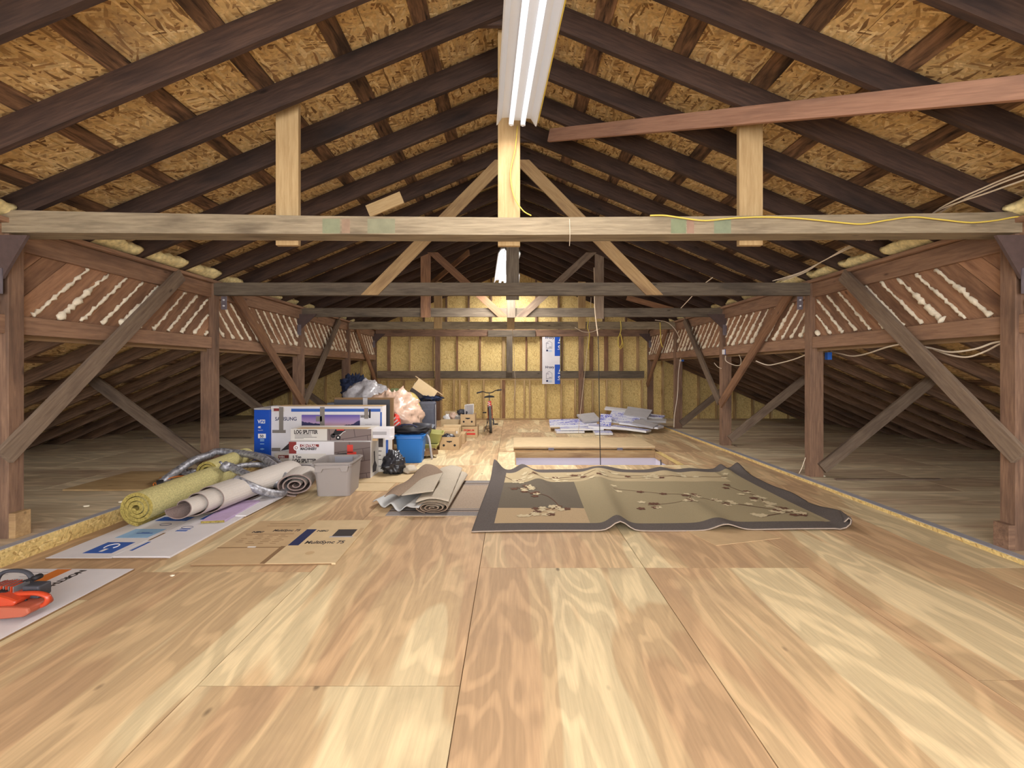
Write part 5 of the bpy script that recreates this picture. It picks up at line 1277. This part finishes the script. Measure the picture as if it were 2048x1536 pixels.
# ---------------------------------------------------------------- foam board pile
FB = [ # px centre, D, z, w, d, rotz, rx, ry, mat, label
 (1140, 10.75, .03, .75, .5, .1, 0, 0, 'foamprint', 'white foam board lying flat on the floor at the left of the foam pile'),
 (1206, 10.45, .03, .45, .5, .0, 0, 0, 'foamprint', 'short white foam board on the floor at the front of the foam pile'),
 (1165, 10.85, .085, 1.15, .6, .05, .0, .0, 'foamprint', 'long blue printed foam board on the left of the foam pile'),
 (1215, 10.80, .115, .95, .5, -.10, 0, .05, 'foamprint', 'blue printed foam board crossing the middle front of the foam pile'),
 (1262, 10.55, .10, .9, .35, -.30, 0, .10, 'foamprint', 'white foam board slanting down at the right front of the pile'),
 (1283, 10.85, .15, 1.0, .4, -.35, 0, .09, 'foamprint', 'foam board with tan edge near the right front of the pile'),
 (1148, 11.2, .17, 1.3, .6, .08, .12, -.02, 'foamprint', 'printed foam board second from top at the left of the pile'),
 (1178, 11.3, .28, .50, .5, .25, .25, -.08, 'grey_face', 'grey faced foam square on the upper left of the pile'),
 (1212, 11.0, .24, .30, .5, -.2, .5, .05, 'foamprint', 'small blue foam piece tilted toward the camera mid pile'),
 (1250, 11.3, .27, .8, .6, -.3, .35, .10, 'foamprint', 'foam board with large blue letters on the upper middle of the pile'),
 (1276, 11.5, .38, .65, .5, -.35, .35, .12, 'grey_face', 'grey faced foam board on top of the pile'),
 (1243, 11.9, .42, .9, .3, -.12, .1, .10, 'white_card', 'long white foam strip topping the rear of the pile'),
 (1298, 11.6, .29, .8, .35, -.25, .15, .10, 'foamprint', 'blue lettered foam strip on the upper right of the pile'),
 (1305, 11.2, .22, .75, .3, -.05, .1, .02, 'grey_face', 'grey foam strip jutting out at the right of the pile'),
 (1290, 10.7, .19, .55, .3, -.45, .2, .18, 'grey_face', 'grey foam triangle drooping at the lower right of the pile')]
for px, D, zz_, w_, d_, rz, rx, ry, mt, lb in FB:
    x = (px-CX)/F*D; r = thing('foam_board', lb, 'foam board', (x, D, zz_), 0, 'foam boards in the pile', rot=(rx, ry, rz))
    sk = .12*w_; m = MB(); m.prism([(-w_/2, -d_/2), (w_/2-sk, -d_/2), (w_/2, d_/2), (-w_/2+sk*.5, d_/2)], 2, -.022, .022); m.build('foam_core', 'white' if mt != 'grey_face' else 'grey_face', parent=r)
    m = MB(); m.prism([(-w_/2, -d_/2), (w_/2-sk, -d_/2), (w_/2, d_/2), (-w_/2+sk*.5, d_/2)], 2, .0222, .0242); m.build('facing', mt, parent=r)
# Henry panel on the wall
D = YW-.13; x0, x1 = pxs(1084.5, D), pxs(1120, D); zt_, zb_ = Z0-(674-HY)/F*D, Z0-(768-HY)/F*D
r = thing('wall_panel', 'white and blue printed foam panel hung on the end wall', 'panel', ((x0+x1)/2, D, zb_)); w_ = x1-x0; h_ = zt_-zb_
mb = MB(); mb.box(-w_/2, w_/2, 0, .02, 0, h_); mb.build('panel_board', 'white_card', parent=r)
sc_ = h_/1197
def hz(q): return h_-(q-178)*sc_
for a, b in ((178, 662), (880, 1375)): rect_print(r, w_/2-.155, w_/2, hz(b), hz(a), 0, 'blue_print' if False else 'vizio', 'blue_block')
text_mesh('Henry', .10, 'navy', r, (-w_/2+.09, -.001, hz(975)), X_, Z_, sx=1.0, bold=.003)
text_mesh('Henry', .10, 'navy', r, (-w_/2+.09, -.001, hz(222)+.0), X_, Z_, sx=1.0, bold=.003)
for q in (0, 775):
    m = MB(); p = [(-w_/2+.115, hz(462+q)), (-w_/2+.115, hz(330+q)), (-w_/2+.205, hz(275+q)), (-w_/2+.285, hz(330+q)), (-w_/2+.285, hz(462+q))]
    m.tube([(a, -.002, b) for a, b in p], .004, 5, closed=True); m.box(-w_/2+.135, -w_/2+.19, -.0015, -.0005, hz(345+q), hz(335+q)); m.box(-w_/2+.20, -w_/2+.27, -.0015, -.0005, hz(440+q), hz(428+q)); m.build('house_mark', 'navy', parent=r)
    rect_print(r, -w_/2+.115, -w_/2+.17, hz(545+q), hz(497+q), -.0005, 'navy', 'small_square')
    m = MB()
    for k in range(4): m.box(-w_/2+.18, -w_/2+.28, -.0012, -.0004, hz(512+14*k+q), hz(506+14*k+q))
    m.build('small_print', 'light_blue', parent=r)
    m = MB(); cx_ = w_/2-.04; m.prism([(cx_+.0, hz(285+q)), (cx_+.04, hz(285+q)), (cx_+.04, hz(200+q))], 1, -.003, -.0013); m.box(cx_-.02, cx_+.04, -.003, -.0013, hz(338+q), hz(312+q)); m.tube([(cx_+.04, -.002, hz(425+q)), (cx_+.02, -.002, hz(395+q)), (cx_-.01, -.002, hz(425+q)), (cx_+.02, -.002, hz(460+q)), (cx_+.04, -.002, hz(455+q))], .012, 6); m.box(cx_-.03, cx_+.04, -.003, -.0013, hz(498+q), hz(486+q)); m.build('large_print', 'white', parent=r)

# ---------------------------------------------------------------- ropes, cords, cables
def cord(name, pts, rad, mat, label, cat='cable', n=7, seg=7):
    m = MB(); m.tube(smooth_path(pts, n), rad, seg); return tag(m.build(name, mat, smooth=True), label, cat)
y1 = TD[0]-.03
cord('extension_cord', [at(1035, 252, 3.74), at(1030, 300, 3.74), at(1021, 345, 3.74), at(1027, 390, 3.72), at(1045, 420, 3.66), at(1062, 431, 3.57)], .0048, 'yellow_cord', 'yellow cord hanging down the pale king post', 'cord')
cord('extension_cord', [at(x, y, D) for x, y, D in ((1300, 431, 3.57), (1330, 431, 3.56), (1365, 436, 3.56), (1410, 441, 3.56), (1470, 436, 3.56), (1530, 434, 3.56), (1600, 437, 3.56), (1680, 445, 3.56), (1725, 448, 3.56), (1770, 441, 3.56), (1825, 434, 3.56), (1880, 439, 3.56), (1940, 445, 3.56), (1990, 441, 3.56), (2030, 434, 3.56), (2060, 433, 3.56))], .0062, 'yellow_cord', 'yellow cord stapled in waves along the nearest tie beam', 'cord')
cord('extension_cord', [(.203, 3.56, FZ-.04), (.251, 2.8, FZ-.042), (.311, 1.9, FZ-.042), (.355, 1.22, FZ-.04)], .005, 'yellow_cord', 'yellow cord running along the right edge of the overhead light fixture', 'cord')
for k, (dy, dx) in enumerate(((0, 0), (8, 12), (20, 0))):
    cord('white_cable', [at(2060, 338+dy*.9, 2.9), at(1980, 370+dy*.7, 3.2), at(1870+dx, 424, 3.72), (3.95-.1*k, 4.3, Z0+1.28), at(1725+k*6, 482, 4.9), at(1650, 520, 5.4), at(1600+5*k, 545, 5.75), at(1545+k*10, 562, 6.05)], .006, 'white_cable', '%s white cable slung over the nearest tie beam on the right' % ('upper', 'middle', 'lower')[k])
cord('white_cable', [at(1425, 555, 6.3), at(1400, 575, 6.8), at(1380, 597, 7.4), at(1362, 616, 8.2)], .007, 'white_cable', 'white cable sagging from the second to the third beam on the right')
cord('white_cable', [(XP-.03, 8.9, z+.14), (XP-.03, 8.75, z+.06), (XP-.03, 8.6, z+.03)], .006, 'white_cable', 'short white cable end near the third right post')
cord('white_cable', [at(1662, 703, 6.2), at(1680, 707, 5.95), at(1705, 712, 5.7), at(1735, 707, 5.3), at(1775, 694, 4.9), at(1812, 688, 4.7), at(1860, 696, 4.45), at(1900, 704, 4.2), at(1950, 698, 3.98), at(1990, 685, 3.85), at(2040, 679, 3.7)], .009, 'white_cable', 'upper white cable looping below the right rail near the camera')
cord('white_cable', [at(1868, 699, 4.42), at(1900, 710, 4.22), at(1935, 714, 4.05), at(1970, 703, 3.92), at(2005, 686, 3.8), at(2045, 678, 3.68)], .008, 'white_cable', 'lower white cable looping below the right rail near the camera')
cord('white_cable', [at(1512, 722, 7.3), at(1535, 730, 7.1), at(1560, 726, 6.85), at(1590, 718, 6.5), at(1615, 708, 6.25)], .008, 'white_cable', 'white cable drooping between the third and second right posts')
cord('white_cable', [at(1451, 712, 8.5), at(1452, 722, 8.45), at(1468, 730, 8.3), at(1480, 730, 8.1), at(1482, 720, 8.0), at(1478, 710, 7.95)], .007, 'white_cable', 'white cable loop below the blue box on the third right post')
cord('white_cable', [at(1310, 640, 10.9), at(1335, 645, 10.9), at(1352, 662, 10.95), at(1361, 685, 11.0), at(1362, 710, 11.0), at(1357, 745, 11.02), at(1355, 790, 11.02), at(1349, 830, 11.02), at(1348, 855, 11.0)], .009, 'white_cable', 'white cable running down the fourth right post')
cord('white_cable', [at(1024, 658, 11.0), at(1028, 690, 12.6), at(1029, 740, 12.9), at(1031, 770, 12.95), at(1027, 800, 12.95)], .005, 'white_cable', 'thin white cable hanging before the middle of the end wall')
cord('white_cable', [at(1150, 655, 10.95), at(1165, 663, 10.95), at(1182, 664, 10.95), at(1200, 657, 10.95)], .007, 'white_cable', 'short white cable sagging below the fourth tie beam')
cord('white_cable', [at(1611, 915, 6.0), at(1604, 935, 6.0), at(1598, 947, 6.0)], .005, 'white_cable', 'white cable loop at the foot of the second right post')
cord('pull_rope', [at(1188, 535, 8.2), at(1189, 570, 8.1), at(1190, 620, 7.9), at(1196, 672, 7.8)], .010, 'rope', 'pale braided pull rope hanging from the third tie beam', 'rope')
cord('pull_rope', [at(1196, 672, 7.8), at(1197, 700, 7.75), at(1198, 760, 7.7), at(1199, 840, 7.6), (1.47, 7.55, -.16)], .007, 'black', 'black pull rope hanging down into the stair opening', 'rope')
cord('pull_rope', [at(1182, 595, 8.4), at(1181, 620, 8.8), at(1176, 680, 9.5), at(1168, 760, 9.6), at(1158, 850, 9.5), at(1157, 866, 9.6)], .004, 'rope', 'thin pale string slanting down toward the foam boards', 'rope')
cord('pull_rope', [at(1139, 438, 3.55), at(1140, 470, 3.55), at(1139, 492, 3.6)], .002, 'white_cable', 'thin white string dangling from the nearest tie beam', 'string')
for k, (px, pts) in enumerate(((1177, [(1177, 642), (1175, 655), (1179, 670), (1176, 700)]), (1240, [(1241, 641), (1242, 660), (1236, 680), (1239, 695), (1244, 684), (1241, 668), (1246, 690), (1240, 698)]), (1320, [(1320, 645), (1321, 665), (1322, 685), (1326, 695)]))):
    cord('yellow_strap', [at(a, b, 11.02) for a, b in pts], .012, 'yellow_cord', 'knotted yellow strap hanging from the fourth tie beam, %s' % ('left one', 'middle one', 'right one by the post')[k], 'strap')
for k, (px, py, D, s_, lb) in enumerate(((1656, 712, 6.12, .05, 'blue electrical box behind the second right post'), (1451, 704, 8.58, .05, 'blue electrical box with white cover on the third right post'), (1364, 719, 11.05, .05, 'blue electrical box on the fourth right post'))):
    c = Vector(at(px, py, D)); r = thing('electrical_box', lb, 'electrical box', c); m = MB(); m.box(-.025, .035, -.03, .03, -.05, .05); m.build('box_body', 'blue_box', parent=r, bevel=.004)
    if k: m = MB(); m.box(-.05, -.026, -.03, .03, -.045, .045); m.build('cover_plate', 'white', parent=r)

# loose things on the side floors
for k, (px0, px1, py, side, lb) in enumerate(((1660, 1885, 961, 1, 'thin dark board edge lying on the right floor beside the second post'), (1400, 1470, 893, 1, 'thin dark board edge on the right floor beside the third post'), (125, 330, 982, -1, 'thin plywood sheet on the left floor behind the pad roll'), (285, 500, 877, -1, 'thin dark board lying on the far left floor'))):
    zf = ZR if side > 0 else ZL; D = (Z0-zf)*F/(py-HY); x0, x1 = pxs(px0, D), pxs(px1, D)
    if side < 0: x1 = min(x1, -3.9)
    if side > 0: x0 = max(x0, 4.2)
    m = MB(); dd = .9 if k == 2 else .05; m.box(x0, x1, D, D+dd, zf+.001, zf+.018)
    o = m.build('loose_board', 'newwood' if k == 2 else 'brace'); tag(o, lb, 'board')
for k, (px, py, zf, s_, lb) in enumerate(((1646, 953, ZR, .035, 'white foam crumb at the foot of the second right post'), (173, 1013, ZL, .03, 'pale foam crumb on the left floor near the pad roll'), (265, 990, ZL, .035, 'pale foam crumb on the left floor beside the red wire'), (345, 1152, 0, .018, 'small wood chip on the floor in front of the monitor carton'), (242, 1005, ZL, .03, 'pale foam crumb at the curb edge above the pad roll'))):
    x, D = fp(px, py, zf); m = MB(); s_ *= .6; blob(m, (x, D, zf+s_*.3), (s_*1.3, s_, s_*.5), .5, 3, zf+.001, k+40, 14, 9, .4); tag(m.build('foam_crumb' if k != 3 else 'wood_chip', 'foam', smooth=True), lb, 'crumb')
